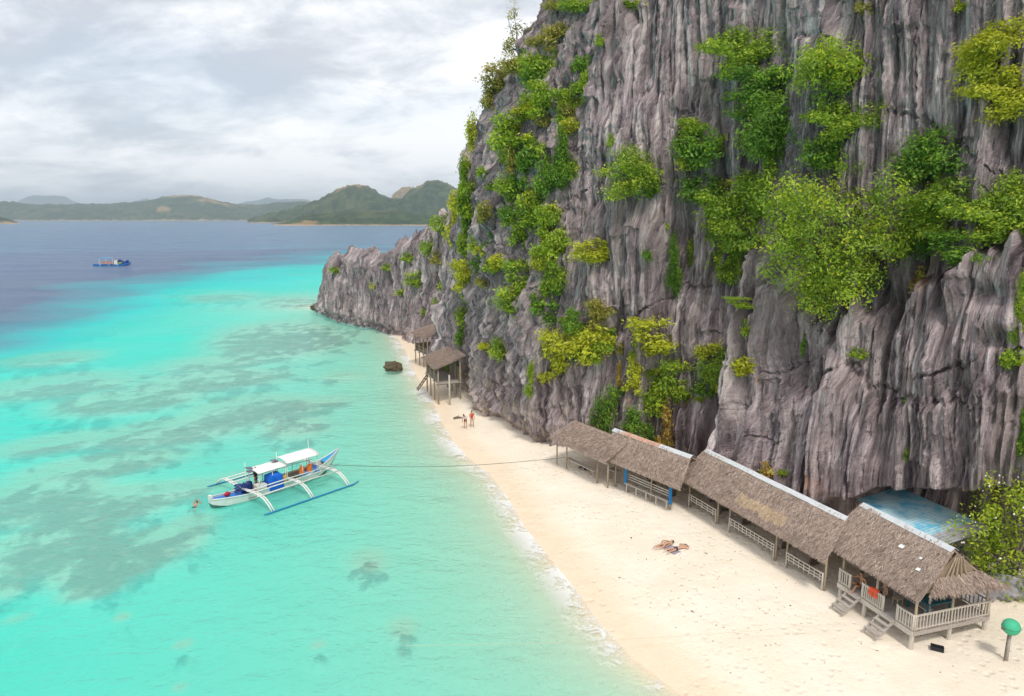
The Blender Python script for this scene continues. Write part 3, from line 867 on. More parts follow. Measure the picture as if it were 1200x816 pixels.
def trunk_mesh(name, rng, root, lobes, r0):
    m = MB(); c = np.mean([l[0] for l in lobes], 0); mid = Vector(root) * .55 + Vector(c) * .45 + Vector(rng.normal(size=3) * .05)
    m.tube([root, Vector(root).lerp(mid, .5) + Vector(rng.normal(size=3) * .04), mid], [r0 * 1.3, r0, r0 * .8], 6)
    for l in lobes:
        e = Vector(l[0]); k = mid.lerp(e, .5) + Vector(rng.normal(size=3) * .08)
        m.tube([mid, k, e], [r0 * .7, r0 * .45, r0 * .2], 5)
        for _ in range(2):
            f = e + Vector(rng.normal(size=3)) * (min(l[1]) * .5)
            m.tube([k.lerp(e, .5), e.lerp(f, .6), f], [r0 * .3, r0 * .2, r0 * .1], 4)
    return m.mesh(name, True)


# prototypes in units of the plant's half height; -Y points out from the rock, the root is at the origin
PROTO = {}


def proto(shape, cls, k):
    key = (shape, cls, k)
    if key in PROTO: return PROTO[key]
    rng = np.random.default_rng(ord(shape[0]) * 701 + k * 37 + ord(cls) * 11)
    n, size = {'s': (420, .30), 'm': (1500, .165), 'l': (4600, .098)}[cls]
    lobes = []
    if shape == 'bush':
        for i in range({'s': 5, 'm': 9, 'l': 15}[cls]):
            d = rng.normal(size=3); d /= np.linalg.norm(d); rr = rng.uniform(.35, .75)
            r = rng.uniform(.26, .46)
            lobes.append((np.array([d[0] * rr * 1.0, -.55 + d[1] * rr * .6, .25 + d[2] * rr * .85]), (r * 1.15, r, r * .8)))
    elif shape == 'hang':
        for i in range({'s': 5, 'm': 9, 'l': 13}[cls]):
            z = rng.uniform(-.95, .85); r = rng.uniform(.2, .36)
            lobes.append((np.array([rng.normal() * .28, -.25 - .15 * rng.random(), z]), (r * .9, r * .7, r * 1.15)))
    else:                                                        # flat layered sprays
        for i in range({'s': 5, 'm': 9, 'l': 14}[cls]):
            a = rng.uniform(-math.pi * .95, -.05 * math.pi); rr = rng.uniform(.2, .85)
            r = rng.uniform(.24, .42)
            lobes.append((np.array([math.cos(a) * rr, -.25 + math.sin(a) * rr * .75, rng.uniform(-.45, .85)]), (r * 1.2, r * 1.0, r * .55)))
    cm = crown_mesh('foliage', rng, lobes, n, size, shell=.5)
    tm = trunk_mesh('branches', rng, (0, .12, -.25 if shape != 'hang' else .3), lobes, .035)
    tm.materials.append(M['bark']); cm.materials.append(LEAF['g'])
    PROTO[key] = (cm, tm); return PROTO[key]


def cliff_hit(px, py):
    for dx in range(0, 90, 3):
        for s in ((0,) if dx == 0 else (1, -1)):
            h = CLIFF_BVH.ray_cast(EYE, ray(px + s * dx, py).normalized())
            if h[0] is not None: return h[0], h[1]
    return None, None


SIZE = {'s': 'small', 'm': 'medium sized', 'l': 'large'}
HUE = {'g': 'bright green', 'd': 'deep green', 'y': 'yellow green', 'o': 'olive', 'r': 'dry tawny'}
HABIT = {'bush': 'rounded', 'hang': 'trailing', 'spread': 'flat topped'}


def place(px, py):
    if px < 520: return 'on the low headland rocks'
    if px < 575 and py < 290: return 'on the skyline edge of the cliff'
    if px < 720 and py < 290: return 'in the leafy gully near the cliff skyline'
    if px < 720: return 'on the cliff over the far beach'
    if px < 910 and py >= 350: return 'on the cliff just over the thatched roofs'
    if px < 780: return 'on the bare fluted rock beside the gully'
    if px < 910: return 'on the cliff beside the big rounded tree'
    if px < 1060: return 'on the cliff over the big rounded tree' if py < 300 else 'on the cliff under the big rounded tree'
    return 'on the cliff over the blue roofed shed'


PCOUNT = [0]


def plant(px, py, w, h, kind, shape, label=None, cat=None):
    P, N = cliff_hit(px, py + h * .15)
    if P is None: return
    D = (P - EYE).length; hh = h / 2 * D / F_PX; ww = w / 2 * D / F_PX
    cls = 's' if max(w, h) < 34 else ('m' if max(w, h) < 66 else 'l')
    PCOUNT[0] += 1
    cm, tm = proto(shape, cls, PCOUNT[0] % 4)
    n2 = Vector((N.x, N.y, 0))
    if n2.dot(Vector((P.x, P.y, 0))) > 0: n2 = -n2
    toward = -Vector((P.x, P.y, 0)).normalized()
    n2 = (n2.normalized() + toward * 1.2).normalized() if n2.length > .05 else toward
    rz = math.atan2(n2.y, n2.x) + math.pi / 2
    if label is None:
        lab = f"{SIZE[cls]} {HABIT[shape]} {HUE[kind]} {'tree' if cls == 'l' else 'shrub'} {place(px, py)}"; grp = lab.replace(' tree ', ' trees ').replace(' shrub ', ' shrubs ')
    else: lab, grp = label, None
    o = thing('cliff_tree' if cls == 'l' else 'cliff_shrub', lab, cat or ('tree' if cls == 'l' else 'shrub'), P - Vector((0, 0, h * .1 * D / F_PX)), rz, grp)
    o.scale = (ww * 1.05, (ww + hh) * .5, hh * 1.05)
    for nm, me_, mt in (('foliage', cm, LEAF[kind]), ('branches', tm, M['bark'])):
        c = bpy.data.objects.new(nm, me_); COL.objects.link(c); c.parent = o
        c.material_slots[0].link = 'OBJECT'; c.material_slots[0].material = mt
    return o


SHRUBS = [
    (612, 78, 40, 34, 'o', 'bush'), (585, 88, 44, 40, 'o', 'bush'), (570, 112, 26, 34, 'o', 'bush'), (552, 160, 28, 56, 'y', 'hang'), (545, 205, 30, 60, 'g', 'hang'), (532, 245, 34, 52, 'y', 'hang'), (520, 262, 30, 30, 'g', 'bush'),
    (644, 42, 46, 36, 'o', 'spread'), (632, 78, 46, 44, 'g', 'bush'), (640, 112, 44, 46, 'g', 'spread'), (591, 155, 54, 52, 'g', 'bush'), (684, 95, 28, 46, 'g', 'spread'), (682, 70, 24, 30, 'd', 'bush'), (665, 122, 40, 44, 'g', 'spread'),
    (656, 165, 26, 66, 'd', 'hang'), (620, 125, 36, 30, 'y', 'spread'), (602, 218, 42, 44, 'g', 'bush'), (628, 240, 42, 50, 'g', 'bush'), (640, 205, 36, 46, 'd', 'bush'), (645, 282, 42, 58, 'g', 'spread'), (601, 250, 30, 34, 'd', 'bush'),
    (640, 255, 36, 40, 'g', 'spread'), (733, 200, 70, 62, 'g', 'bush'), (720, 162, 16, 16, 'g', 'bush'), (675, 8, 36, 22, 'g', 'bush'), (655, 4, 30, 18, 'o', 'bush'), (742, 6, 24, 14, 'g', 'spread'), (705, 45, 14, 14, 'g', 'bush'),
    (612, 318, 46, 46, 'g', 'spread'), (600, 345, 50, 44, 'g', 'bush'), (652, 322, 34, 34, 'g', 'spread'), (636, 350, 30, 26, 'd', 'bush'), (546, 262, 34, 46, 'g', 'hang'), (548, 318, 36, 44, 'y', 'spread'), (490, 324, 36, 24, 'g', 'spread'),
    (540, 352, 22, 30, 'g', 'hang'), (537, 385, 16, 24, 'd', 'hang'), (528, 428, 12, 12, 'g', 'bush'), (585, 405, 34, 28, 'g', 'bush'), (622, 436, 18, 34, 'g', 'hang'), (568, 402, 16, 14, 'y', 'bush'), (575, 310, 22, 20, 'g', 'bush'), (566, 330, 18, 16, 'o', 'bush'),
    (680, 392, 64, 60, 'y', 'spread'), (652, 402, 44, 56, 'y', 'spread'), (702, 362, 42, 40, 'o', 'spread'), (668, 372, 34, 34, 'd', 'bush'), (700, 405, 40, 36, 'g', 'spread'),
    (760, 385, 62, 46, 'y', 'spread'), (716, 468, 40, 78, 'd', 'hang'), (738, 488, 40, 36, 'd', 'bush'), (770, 452, 46, 60, 'g', 'spread'), (795, 436, 42, 52, 'g', 'spread'), (776, 490, 34, 56, 'r', 'hang'), (762, 510, 18, 36, 'd', 'hang'), (745, 450, 24, 20, 'y', 'spread'),
    (788, 300, 26, 66, 'd', 'hang'), (806, 296, 20, 40, 'g', 'hang'), (758, 298, 12, 18, 'd', 'bush'), (782, 262, 10, 10, 'g', 'bush'),
    (845, 420, 70, 60, 'g', 'spread'), (872, 425, 32, 28, 'y', 'spread'), (830, 408, 30, 30, 'y', 'spread'), (880, 380, 16, 20, 'g', 'bush'), (868, 352, 34, 14, 'g', 'spread'),
    (870, 60, 80, 66, 'g', 'spread'), (890, 100, 86, 60, 'd', 'spread'), (905, 150, 70, 86, 'd', 'bush'), (962, 72, 76, 80, 'g', 'bush'), (985, 140, 66, 56, 'g', 'spread'), (960, 175, 50, 44, 'd', 'spread'), (895, 185, 44, 56, 'g', 'hang'),
    (822, 175, 52, 62, 'd', 'bush'), (815, 150, 44, 30, 'g', 'spread'), (818, 218, 56, 40, 'd', 'spread'), (865, 245, 80, 80, 'g', 'spread'), (885, 215, 54, 46, 'g', 'bush'), (840, 275, 40, 56, 'g', 'hang'), (858, 312, 34, 40, 'g', 'spread'),
    (1098, 185, 70, 74, 'd', 'bush'), (1112, 232, 84, 76, 'g', 'spread'), (1160, 252, 84, 62, 'g', 'spread'), (1192, 240, 60, 70, 'g', 'bush'), (1085, 265, 52, 62, 'd', 'bush'), (1130, 285, 60, 36, 'd', 'spread'),
    (1006, 412, 18, 14, 'g', 'bush'), (1060, 470, 8, 14, 'd', 'hang'), (1190, 340, 22, 66, 'g', 'hang'), (1184, 412, 20, 30, 'g', 'bush'), (1194, 496, 18, 40, 'd', 'hang'), (1062, 528, 8, 14, 'g', 'hang'), (905, 548, 22, 20, 'r', 'bush'), (916, 550, 14, 12, 'g', 'bush'),
    (455, 312, 14, 10, 'g', 'bush'), (392, 316, 12, 10, 'g', 'bush'), (440, 333, 12, 8, 'y', 'bush'), (470, 340, 14, 12, 'g', 'spread'), (478, 300, 16, 14, 'g', 'bush'), (505, 290, 22, 26, 'g', 'bush'), (512, 340, 18, 26, 'g', 'hang'), (500, 362, 14, 14, 'g', 'bush'), (515, 300, 20, 22, 'o', 'bush'),
    (1010, 10, 16, 18, 'o', 'bush'), (1130, 4, 18, 12, 'y', 'bush'), (940, 395, 8, 26, 'd', 'hang'), (725, 430, 10, 30, 'r', 'hang'), (1075, 320, 20, 24, 'r', 'hang'),
]
for a in SHRUBS: plant(*a)
rp = random.Random(21)
for i in range(88):                                             # scattered small plants where the photograph is dotted with them
    c = rp.choice([(600, 230, 48, 110), (590, 130, 40, 60), (640, 180, 34, 90), (560, 230, 22, 70), (640, 330, 40, 70), (690, 400, 45, 35), (770, 440, 45, 40), (850, 220, 50, 60)])
    px, py = rp.gauss(c[0], c[2] * .7), rp.gauss(c[1], c[3] * .7)
    s = rp.uniform(12, 30)
    if px > 545 + max(0, (230 - py) * .38): plant(px, py, s, s * rp.uniform(.7, 1.4), rp.choice('gggdyo'), rp.choice(['bush', 'hang', 'spread']))
plant(1172, 52, 74, 66, 'y', 'spread', 'airy yellow green tree hanging from the upper cliff, the higher of a pair', 'tree')
plant(1176, 112, 76, 60, 'y', 'spread', 'airy yellow green tree hanging below another one on the upper cliff', 'tree')
plant(690, 290, 62, 34, 'y', 'spread', 'little yellow leaved tree growing from a long slanting crack in the cliff', 'tree')


def big_tree(name, label, P, R_, nleaf, leaf, kind, seed, lobes_n, squash=.85, root=(0, 1.5, -1.0), r0=.16, shell=.55):
    rng = np.random.default_rng(seed)
    o = thing(name, label, 'tree', P)
    lobes = []
    for i in range(lobes_n):
        d = rng.normal(size=3); d /= np.linalg.norm(d); rr = rng.uniform(.45, .86); r = rng.uniform(.15, .30) if lobes_n > 40 else rng.uniform(.22, .36)
        lobes.append((np.array([d[0] * rr * R_[0], d[1] * rr * R_[1], d[2] * rr * R_[2]]), (r * R_[0], r * R_[1] * 1.1, r * R_[2] * squash)))
    cm = crown_mesh('crown', rng, lobes, nleaf, leaf, .35, shell)
    c = link('crown', cm, LEAF[kind], o)
    tm = trunk_mesh('trunk', rng, root, lobes, r0); link('trunk', tm, M['bark'], o)
    return o


P, N = cliff_hit(985, 285)
D = (P - EYE).length; k = D / F_PX
big_tree('broadleaf_tree', 'big rounded green tree with a dense crown spilling over the middle of the cliff', P + Vector((-1.6, -1.9, .6)), (84 * k, 62 * k, 92 * k), 18000, .23, 'g', 5, 62, root=(2.2, 3.2, -3.0), shell=.45)
P, N = cliff_hit(598, 55)
D = (P - EYE).length; k = D / F_PX
big_tree('slender_tree', 'slender olive tree with thin foliage standing against the sky at the cliff edge', P + Vector((-.9, 0, 1.3)), (25 * k, 20 * k, 32 * k), 800, .26, 'o', 6, 9, root=(1.2, .6, -2.6), r0=.09, shell=.3)
P = at(1181, 700, 1.3)
k = (P - EYE).length / F_PX
tree = big_tree('flowering_tree', 'leafy bright green tree with pale blossoms beside the blue roofed shed', P + Vector((.3, .0, 3.2)), (52 * k, 44 * k, 74 * k), 5600, .20, 'l', 9, 24, root=(0, .2, -3.5), r0=.10)
rb = random.Random(4)
bl = MB()
for i in range(70):
    a, b = rb.uniform(0, 6.28), rb.uniform(-.2, 1.2); rr = rb.uniform(.85, 1.02)
    c = (58 * k * rr * math.cos(a) * math.cos(b), 46 * k * rr * math.sin(a) * math.cos(b), 66 * k * rr * math.sin(b))
    bl.ball(c, .025 + .03 * rb.random(), 5, 4, .2, i)
b_ = bl.build('blossom', M['blossom'], tree); b_['kind'] = 'stuff'
# ------------------------------------------------------------------ beach huts
M['bamboo'] = mat_simple('weathered_bamboo', (0.46, 0.37, 0.26), (0.30, 0.23, 0.165), 7, .75, .3, (1, 1, .4))
M['board'] = mat_simple('weathered_board', (0.48, 0.43, 0.39), (0.32, 0.28, 0.25), 5, .8, .35, (.5, 2, 2))
M['palewood'] = mat_simple('bleached_wood', (0.62, 0.56, 0.49), (0.46, 0.40, 0.34), 8, .8, .3)
M['darkwood'] = mat_simple('dark_wood', (0.20, 0.15, 0.11), (0.11, 0.085, 0.065), 7, .8, .3)
M['ridge'] = mat_simple('pale_ridge_sheet', (0.66, 0.67, 0.69), (0.52, 0.53, 0.55), 3, .5, .15, spec=.4)
M['rust'] = mat_simple('rusty_ridge_sheet', (0.55, 0.20, 0.09), (0.62, 0.50, 0.44), 3.5, .7, .3)
M['teal'] = mat_simple('teal_paint', (0.02, 0.16, 0.19), (0.03, 0.11, 0.13), 4, .5, .1)
M['woven'] = mat_simple('woven_mat', (0.34, 0.26, 0.18), (0.22, 0.165, 0.115), 10, .9, .4, (4, 1, 1))
M['bluecloth'] = mat_simple('blue_cloth', (0.015, 0.22, 0.50), (0.01, 0.14, 0.36), 4, .85, .2)
M['vest'] = mat_simple('orange_red_vest', (0.80, 0.11, 0.035), (0.66, 0.07, 0.025), 5, .75, .2)

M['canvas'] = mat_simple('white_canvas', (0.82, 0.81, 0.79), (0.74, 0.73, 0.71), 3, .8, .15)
t = NT('thatch')
a = t.attr('straw'); sp = t.new('ShaderNodeSeparateColor'); t.l.new(a.outputs['Color'], sp.inputs[0])
ob = t.coord()
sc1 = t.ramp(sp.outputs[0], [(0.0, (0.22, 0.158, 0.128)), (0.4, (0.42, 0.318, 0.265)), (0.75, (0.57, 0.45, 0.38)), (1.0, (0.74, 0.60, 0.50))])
sc1 = t.mix(t.math('MULTIPLY', t.ramp(t.noise(ob, 0.8, 5, 0.65), [(0.48, 0.0), (0.66, 1.0)]), 0.4), sc1, (0.24, 0.175, 0.145))
sc1 = t.mix(t.math('MULTIPLY', sp.outputs[1], 0.55), sc1, (0.68, 0.50, 0.31))
t.principled(sc1, .95, t.bump(t.noise(t.coord((1, 1, 1)), 22, 4, .7), .5, .04), .08)
M['thatch'] = t.m


def straw_mesh(name, E0, E1, R0, R1, dens, rng, fringe=True, patch=None, length=.24):
    """overlapping straws laid down the slope, hanging ragged over the eave"""
    E0, E1, R0, R1 = [np.array(p) for p in (E0, E1, R0, R1)]
    area = np.linalg.norm(np.cross(E1 - E0, R0 - E0)); n = int(area * dens * 3.2)
    rows = max(6, int(np.linalg.norm(R0 - E0) / .20))
    u = rng.random(n) * 1.02 - .01
    v = (np.floor(rng.random(n) * rows) + rng.normal(size=n) * .22) / rows
    v = np.clip(v, 0, .99)
    if fringe:
        nf = int(np.linalg.norm(E1 - E0) * 40); u = np.concatenate([u, rng.random(nf)]); v = np.concatenate([v, rng.random(nf) * .05])
    n = len(u)
    P = (E0[None] * (1 - u)[:, None] + E1[None] * u[:, None]) * (1 - v)[:, None] + (R0[None] * (1 - u)[:, None] + R1[None] * u[:, None]) * v[:, None]
    along = (E1 - E0) / np.linalg.norm(E1 - E0); down = (E0 + E1 - R0 - R1); down /= np.linalg.norm(down); nor = np.cross(along, -down); nor /= np.linalg.norm(nor)
    if nor[2] < 0: nor = -nor
    ang = rng.normal(size=n) * .42
    d = down[None] * np.cos(ang)[:, None] + along[None] * np.sin(ang)[:, None] + nor[None] * (.02 + .10 * rng.random(n))[:, None]
    hang = (v < .035)[:, None]
    d = np.where(hang, d + np.array([0, 0, -.55])[None] * rng.random(n)[:, None], d); d /= np.linalg.norm(d, axis=1)[:, None]
    side = np.cross(d, nor[None] + rng.normal(size=(n, 3)) * .25); side /= np.linalg.norm(side, axis=1)[:, None]
    L = (length * (.6 + .8 * rng.random(n)))[:, None]; W = (.013 + .02 * rng.random(n))[:, None]
    P = P + nor[None] * (.045 + .035 * rng.random(n))[:, None] + nor[None] * (.03 * fbm(P[:, 0] * .9, P[:, 1] * .9 + P[:, 2], 2, 3))[:, None] - d * L * .35
    V = np.stack([P - side * W * .5, P + side * W * .5, P + d * L + side * W * .3, P + d * L - side * W * .3], 1).reshape(-1, 3)
    me = np_mesh(name, V, np.arange(n * 4).reshape(-1, 4))
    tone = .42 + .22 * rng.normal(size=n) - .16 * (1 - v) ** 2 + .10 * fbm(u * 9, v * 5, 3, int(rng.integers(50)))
    fresh = np.zeros(n)
    if patch is not None:
        u0, u1, v0, v1 = patch
        w = fbm(u * 14, v * 4, 2, 9) * .06
        fresh = ((u > u0) & (u < u1) & (v > v0 + w) & (v < v1 + w)) * 1.0
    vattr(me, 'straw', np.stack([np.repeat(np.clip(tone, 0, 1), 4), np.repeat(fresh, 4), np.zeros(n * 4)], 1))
    return me


def slab(E0, E1, R0, R1, thick=.07, nu=16, nv=6, seed=0):
    """the thatch layer itself: a slightly sagging, uneven sheet"""
    m = MB(); E0, E1, R0, R1 = [Vector(p) for p in (E0, E1, R0, R1)]
    nor = (E1 - E0).cross(R0 - E0).normalized()
    if nor.z < 0: nor = -nor
    rr = random.Random(seed); o = 0
    for lay in (0, 1):
        for j in range(nv + 1):
            for i in range(nu + 1):
                u, v = i / nu, j / nv
                p = E0.lerp(E1, u).lerp(R0.lerp(R1, u), v)
                sag = -.05 * math.sin(math.pi * v) + .03 * math.sin(i * 1.7 + seed) * (1 - v)
                if j == 0: p = p + (E0 - R0).normalized() * .06 * math.sin(i * 2.3 + seed)
                m.v.append(tuple(p + nor * (sag + (0 if lay == 0 else -thick))))
    k = (nu + 1) * (nv + 1)
    for j in range(nv):
        for i in range(nu):
            a = j * (nu + 1) + i
            m.f.append((a, a + 1, a + nu + 2, a + nu + 1)); m.f.append((k + a, k + a + nu + 1, k + a + nu + 2, k + a + 1))
    for i in range(nu):
        m.f.append((i, k + i, k + i + 1, i + 1)); a = nv * (nu + 1) + i; m.f.append((a, a + 1, k + a + 1, k + a))
    for j in range(nv):
        a = j * (nu + 1); m.f.append((a, a + nu + 1, k + a + nu + 1, k + a)); a += nu; m.f.append((a, k + a, k + a + nu + 1, a + nu + 1))
    return m


class Hut:
    """a hut whose front eave runs from E0 to E1 (world points); local x along the eave, y inland, z up from the sand"""
    def __init__(s, name, label, e0, e1, ze, zg, cat='hut'):
        A, B = at(*e0, ze), at(*e1, ze); d = (B - A); d.z = 0; s.L = d.length; d.normalize()
        s.d = d; s.n = Vector((-d.y, d.x, 0)); s.o = Vector((A.x, A.y, zg)); s.h = ze - zg
        s.t = thing(name, label, cat, s.o, math.atan2(d.y, d.x))

    def loc(s, P):
        q = Vector(P) - s.o; return Vector((q.dot(s.d), q.dot(s.n), q.z))

    def g(s, px, py, z=0.0):
        return s.loc(at(px, py, s.o.z + z))

    def plane(s, px, py, y):
        return s.loc(at_plane(px, py, s.o + s.n * y, s.n))

    def world(s, p):
        return s.o + s.d * p[0] + s.n * p[1] + Vector((0, 0, p[2]))

    def thatch(s, name, E0, E1, R0, R1, dens, seed, patch=None, fringe=True):
        m = slab(E0, E1, R0, R1, seed=seed); me_ = m.mesh(name)
        vattr(me_, 'straw', np.full(len(me_.vertices), .3) * np.array([[1, 0, 0]]).T if False else np.tile([[.3, 0, 0]], (len(me_.vertices), 1)))
        r = link(name, me_, M['thatch'], s.t)
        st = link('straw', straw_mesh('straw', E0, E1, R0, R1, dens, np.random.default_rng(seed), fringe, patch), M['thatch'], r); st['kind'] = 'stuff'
        return r

    def post(s, x, y, z0, z1, r=.06, mat='bamboo', lean=(0, 0)):
        return MB().tube([(x, y, z0), (x + lean[0] * .5, y + lean[1] * .5, (z0 + z1) / 2), (x + lean[0], y + lean[1], z1)], [r * 1.1, r, r * .92], 8).build('post', M[mat], s.t, True)

    def part(s, name, mat, fn, parent=None):
        m = MB(); fn(m); return m.build(name, M[mat], parent or s.t)


def rail_fence(H, x0, x1, y, z0, hgt, nb, kind, mat='palewood', y1=None):
    """rails and uprights from (x0,y) to (x1,y1)"""
    y1 = y if y1 is None else y1
    a, b = Vector((x0, y, z0)), Vector((x1, y1, z0)); up = Vector((0, 0, 1)); dr = (b - a).normalized()
    root = MB().bar(a + up * hgt, b + up * hgt, .09, .05).build('top_rail', M[mat], H.t)
    for fz in ((.12,) if kind == 'baluster' else (.62, .3)):
        MB().bar(a + up * hgt * fz, b + up * hgt * fz, .045, .05).build('rail', M[mat], root)
    if nb:
        me_ = MB().box((0, 0, hgt * .5 + .02), (.055 if kind == 'baluster' else .04, .04, hgt * .94)).mesh('baluster'); me_.materials.append(M[mat])
        for i in range(nb):
            f = (i + .5) / nb; o = bpy.data.objects.new('baluster', me_); COL.objects.link(o); o.parent = root; o.location = a.lerp(b, f) + dr.cross(up) * .012
            o.rotation_euler = (0, random.uniform(-.03, .03), math.atan2(dr.y, dr.x))
    for q in (a, b):
        H.post(q.x, q.y, -.25 if kind != 'baluster' else z0 - .1, z0 + hgt + .06, .045, mat)
    return root


def ladder(H, x, ytop, ztop, run, w, n, mat='board', foot=True):
    A, B = Vector((x - w / 2, ytop, ztop)), Vector((x - w / 2, ytop - run, -.06)); sh = Vector((w, 0, 0))
    m = MB(); m.bar(A, B, .06, .12); m.bar(A + sh, B + sh, .06, .12)
    r = m.build('stairs', M[mat], H.t)
    for i in range(n):
        f = (i + .4) / n; p = A.lerp(B, f); MB().bar(p + Vector((-.05, 0, .06)), p + sh + Vector((.05, 0, .06)), .2, .04).build('tread', M[mat], r)
    return r


ZG = 1.28
# --- the thatched hut nearest the far end of the row
HA = Hut('thatched_hut', 'open thatched hut with a ragged bare ridge at the far end of the row', (646, 514), (704, 540), 3.05, 1.16)
Lr = HA.L + .5
ra, rb_ = HA.plane(674, 491, 2.3), HA.plane(732, 518, 2.3); zr = (ra.z + rb_.z) / 2
HA.thatch('thatch_roof', (-.1, 0, HA.h), (Lr, 0, HA.h), (ra.x, 2.3, zr), (max(rb_.x, Lr), 2.3, zr), 120, 31)
HA.thatch('thatch_roof', (Lr, 4.6, HA.h), (-.1, 4.6, HA.h), (max(rb_.x, Lr), 2.3, zr - .03), (ra.x, 2.3, zr - .03), 60, 32)
HA.part('eave_pole', 'palewood', lambda m: m.tube([(-.1, .12, HA.h - .12), (Lr, .12, HA.h - .12)], .05, 7))
for (px, py) in ((662, 537), (680, 541), (708, 560), (720, 566)):
    q = HA.g(px, py); HA.post(q.x, .55, -.3, HA.h + .1, .055)
for x in (.6, 2.6, 4.6, Lr - .3): HA.post(x, 4.0, -.3, HA.h + .1, .055)
b0, b1 = HA.g(672, 541), HA.g(702, 555)
for k_ in (0, 1):
    HA.part('bench_plank', 'palewood', lambda m: m.bar((b0.x, .75 + .22 * k_, .42), (b1.x + .3, .75 + .22 * k_, .42), .19, .05))
for x in (b0.x + .2, b1.x): HA.part('bench_leg', 'bamboo', lambda m: m.tube([(x, .87, -.1), (x, .87, .41)], .05, 6))
HA.part('back_rail', 'bamboo', lambda m: m.tube([(.4, 3.98, .9), (Lr - .3, 3.98, .9)], .04, 6))

# --- second hut, rust coloured ridge sheets
HB = Hut('thatched_hut', 'thatched hut whose ridge is capped with rusty orange sheets', (705, 536), (793, 572), 3.05, 1.2)
ra, rb_ = HB.plane(721, 503, 2.3), HB.plane(810, 534, 2.3); zr = (ra.z + rb_.z) / 2
HB.thatch('thatch_roof', (0, 0, HB.h), (HB.L + .25, 0, HB.h), (ra.x, 2.3, zr), (rb_.x, 2.3, zr), 130, 41)
HB.thatch('thatch_roof', (HB.L + .25, 4.6, HB.h), (0, 4.6, HB.h), (rb_.x, 2.3, zr - .03), (ra.x, 2.3, zr - .03), 60, 42)
for i, (f0, f1, mt) in enumerate(((-.01, .12, 'ridge'), (.12, .40, 'rust'), (.40, .63, 'rust'), (.63, 1.02, 'ridge'))):
    x0, x1 = ra.x + (rb_.x - ra.x) * f0, ra.x + (rb_.x - ra.x) * f1
    m = MB(); zz = zr + .05 + .012 * (i % 2)
    for sgn in (-1, 1):
        m.hexa([(x0, 2.3, zz), (x1, 2.3, zz), (x1, 2.3 + sgn * .30, zz - .18), (x0, 2.3 + sgn * .30, zz - .18), (x0, 2.3, zz + .015), (x1, 2.3, zz + .015), (x1, 2.3 + sgn * .31, zz - .165), (x0, 2.3 + sgn * .31, zz - .165)])
    m.build('ridge_sheet', M[mt], HB.t)
HB.part('eave_pole', 'bamboo', lambda m: m.tube([(0, .14, HB.h - .13), (HB.L + .2, .14, HB.h - .13)], .05, 7))
xs_ = [HB.g(px, py).x for (px, py) in ((722, 566), (736, 572), (765, 584), (793, 592))]
for x in xs_: HB.post(x, .6, -.3, HB.h + .1, .06)
for x in np.linspace(.5, HB.L - .2, 4): HB.post(float(x), 4.0, -.3, HB.h + .1, .055)
b0, b1 = xs_[1], xs_[3]
for k_, (z_, w_) in enumerate(((.45, .22), (.72, .06), (.90, .06), (1.08, .08))):
    HB.part('bench_seat' if k_ == 0 else 'bench_slat', 'palewood' if k_ == 0 else 'board', lambda m: m.bar((b0, .42 if k_ == 0 else .66, z_), (b1, .42 if k_ == 0 else .66, z_), w_, .05 if k_ == 0 else .09))
for x in np.linspace(b0 + .15, b1 - .15, 5):
    HB.part('bench_leg', 'palewood', lambda m: m.tube([(float(x), .40, -.15), (float(x), .40, .44)], .05, 6))
HB.part('back_wall', 'woven', lambda m: m.box((HB.L / 2, 4.05, .75), (HB.L - .6, .05, 1.3)))
HB.part('counter', 'board', lambda m: m.box((xs_[0] - .5, .9, .8), (.9, .5, .06)).box((xs_[0] - .9, .9, .38), (.07, .4, .8)).box((xs_[0] - .1, .9, .38), (.07, .4, .8)))
HB.part('table', 'darkwood', lambda m: m.box((HB.L * .55, 2.2, .72), (2.4, .9, .06)).box((HB.L * .55 - 1, 2.2, .33), (.08, .7, .72)).box((HB.L * .55 + 1, 2.2, .33), (.08, .7, .72)))

# --- the long hut
HC = Hut('thatched_hut', 'longest thatched hut, with a straw coloured patch and a pale metal ridge', (796, 560), (966, 658), 3.1, ZG - .05)
ra, rb_ = HC.plane(829, 527, 2.2), HC.plane(994, 607, 2.2); zr = (ra.z + rb_.z) / 2
HC.thatch('thatch_roof', (0, 0, HC.h), (HC.L, 0, HC.h), (ra.x, 2.2, zr), (rb_.x, 2.2, zr), 140, 51, (.42, .74, .17, .42))
HC.thatch('thatch_roof', (HC.L, 4.4, HC.h), (0, 4.4, HC.h), (rb_.x, 2.2, zr - .03), (ra.x, 2.2, zr - .03), 60, 52)
for i in range(5):
    x0, x1 = ra.x + (rb_.x - ra.x) * i / 5 - .02, ra.x + (rb_.x - ra.x) * (i + 1) / 5 + .02
    m = MB(); zz = zr + .05 + .012 * (i % 2)
    for sgn in (-1, 1):
        m.hexa([(x0, 2.2, zz), (x1, 2.2, zz), (x1, 2.2 + sgn * .27, zz - .17), (x0, 2.2 + sgn * .27, zz - .17), (x0, 2.2, zz + .015), (x1, 2.2, zz + .015), (x1, 2.2 + sgn * .28, zz - .155), (x0, 2.2 + sgn * .28, zz - .155)])
    m.build('ridge_sheet', M['ridge'], HC.t)
HC.part('eave_pole', 'bamboo', lambda m: m.tube([(0, .14, HC.h - .13), (HC.L, .14, HC.h - .13)], .05, 7))
pn_ = [HC.g(px, py).x for (px, py) in ((806, 592), (837, 613), (849, 622), (907, 655), (919, 663), (963, 691))]
for x in pn_: HC.post(x, .6, -.3, HC.h + .12, .06)
for x in np.linspace(.5, HC.L - .3, 6): HC.post(float(x), 3.9, -.3, HC.h + .1, .055)
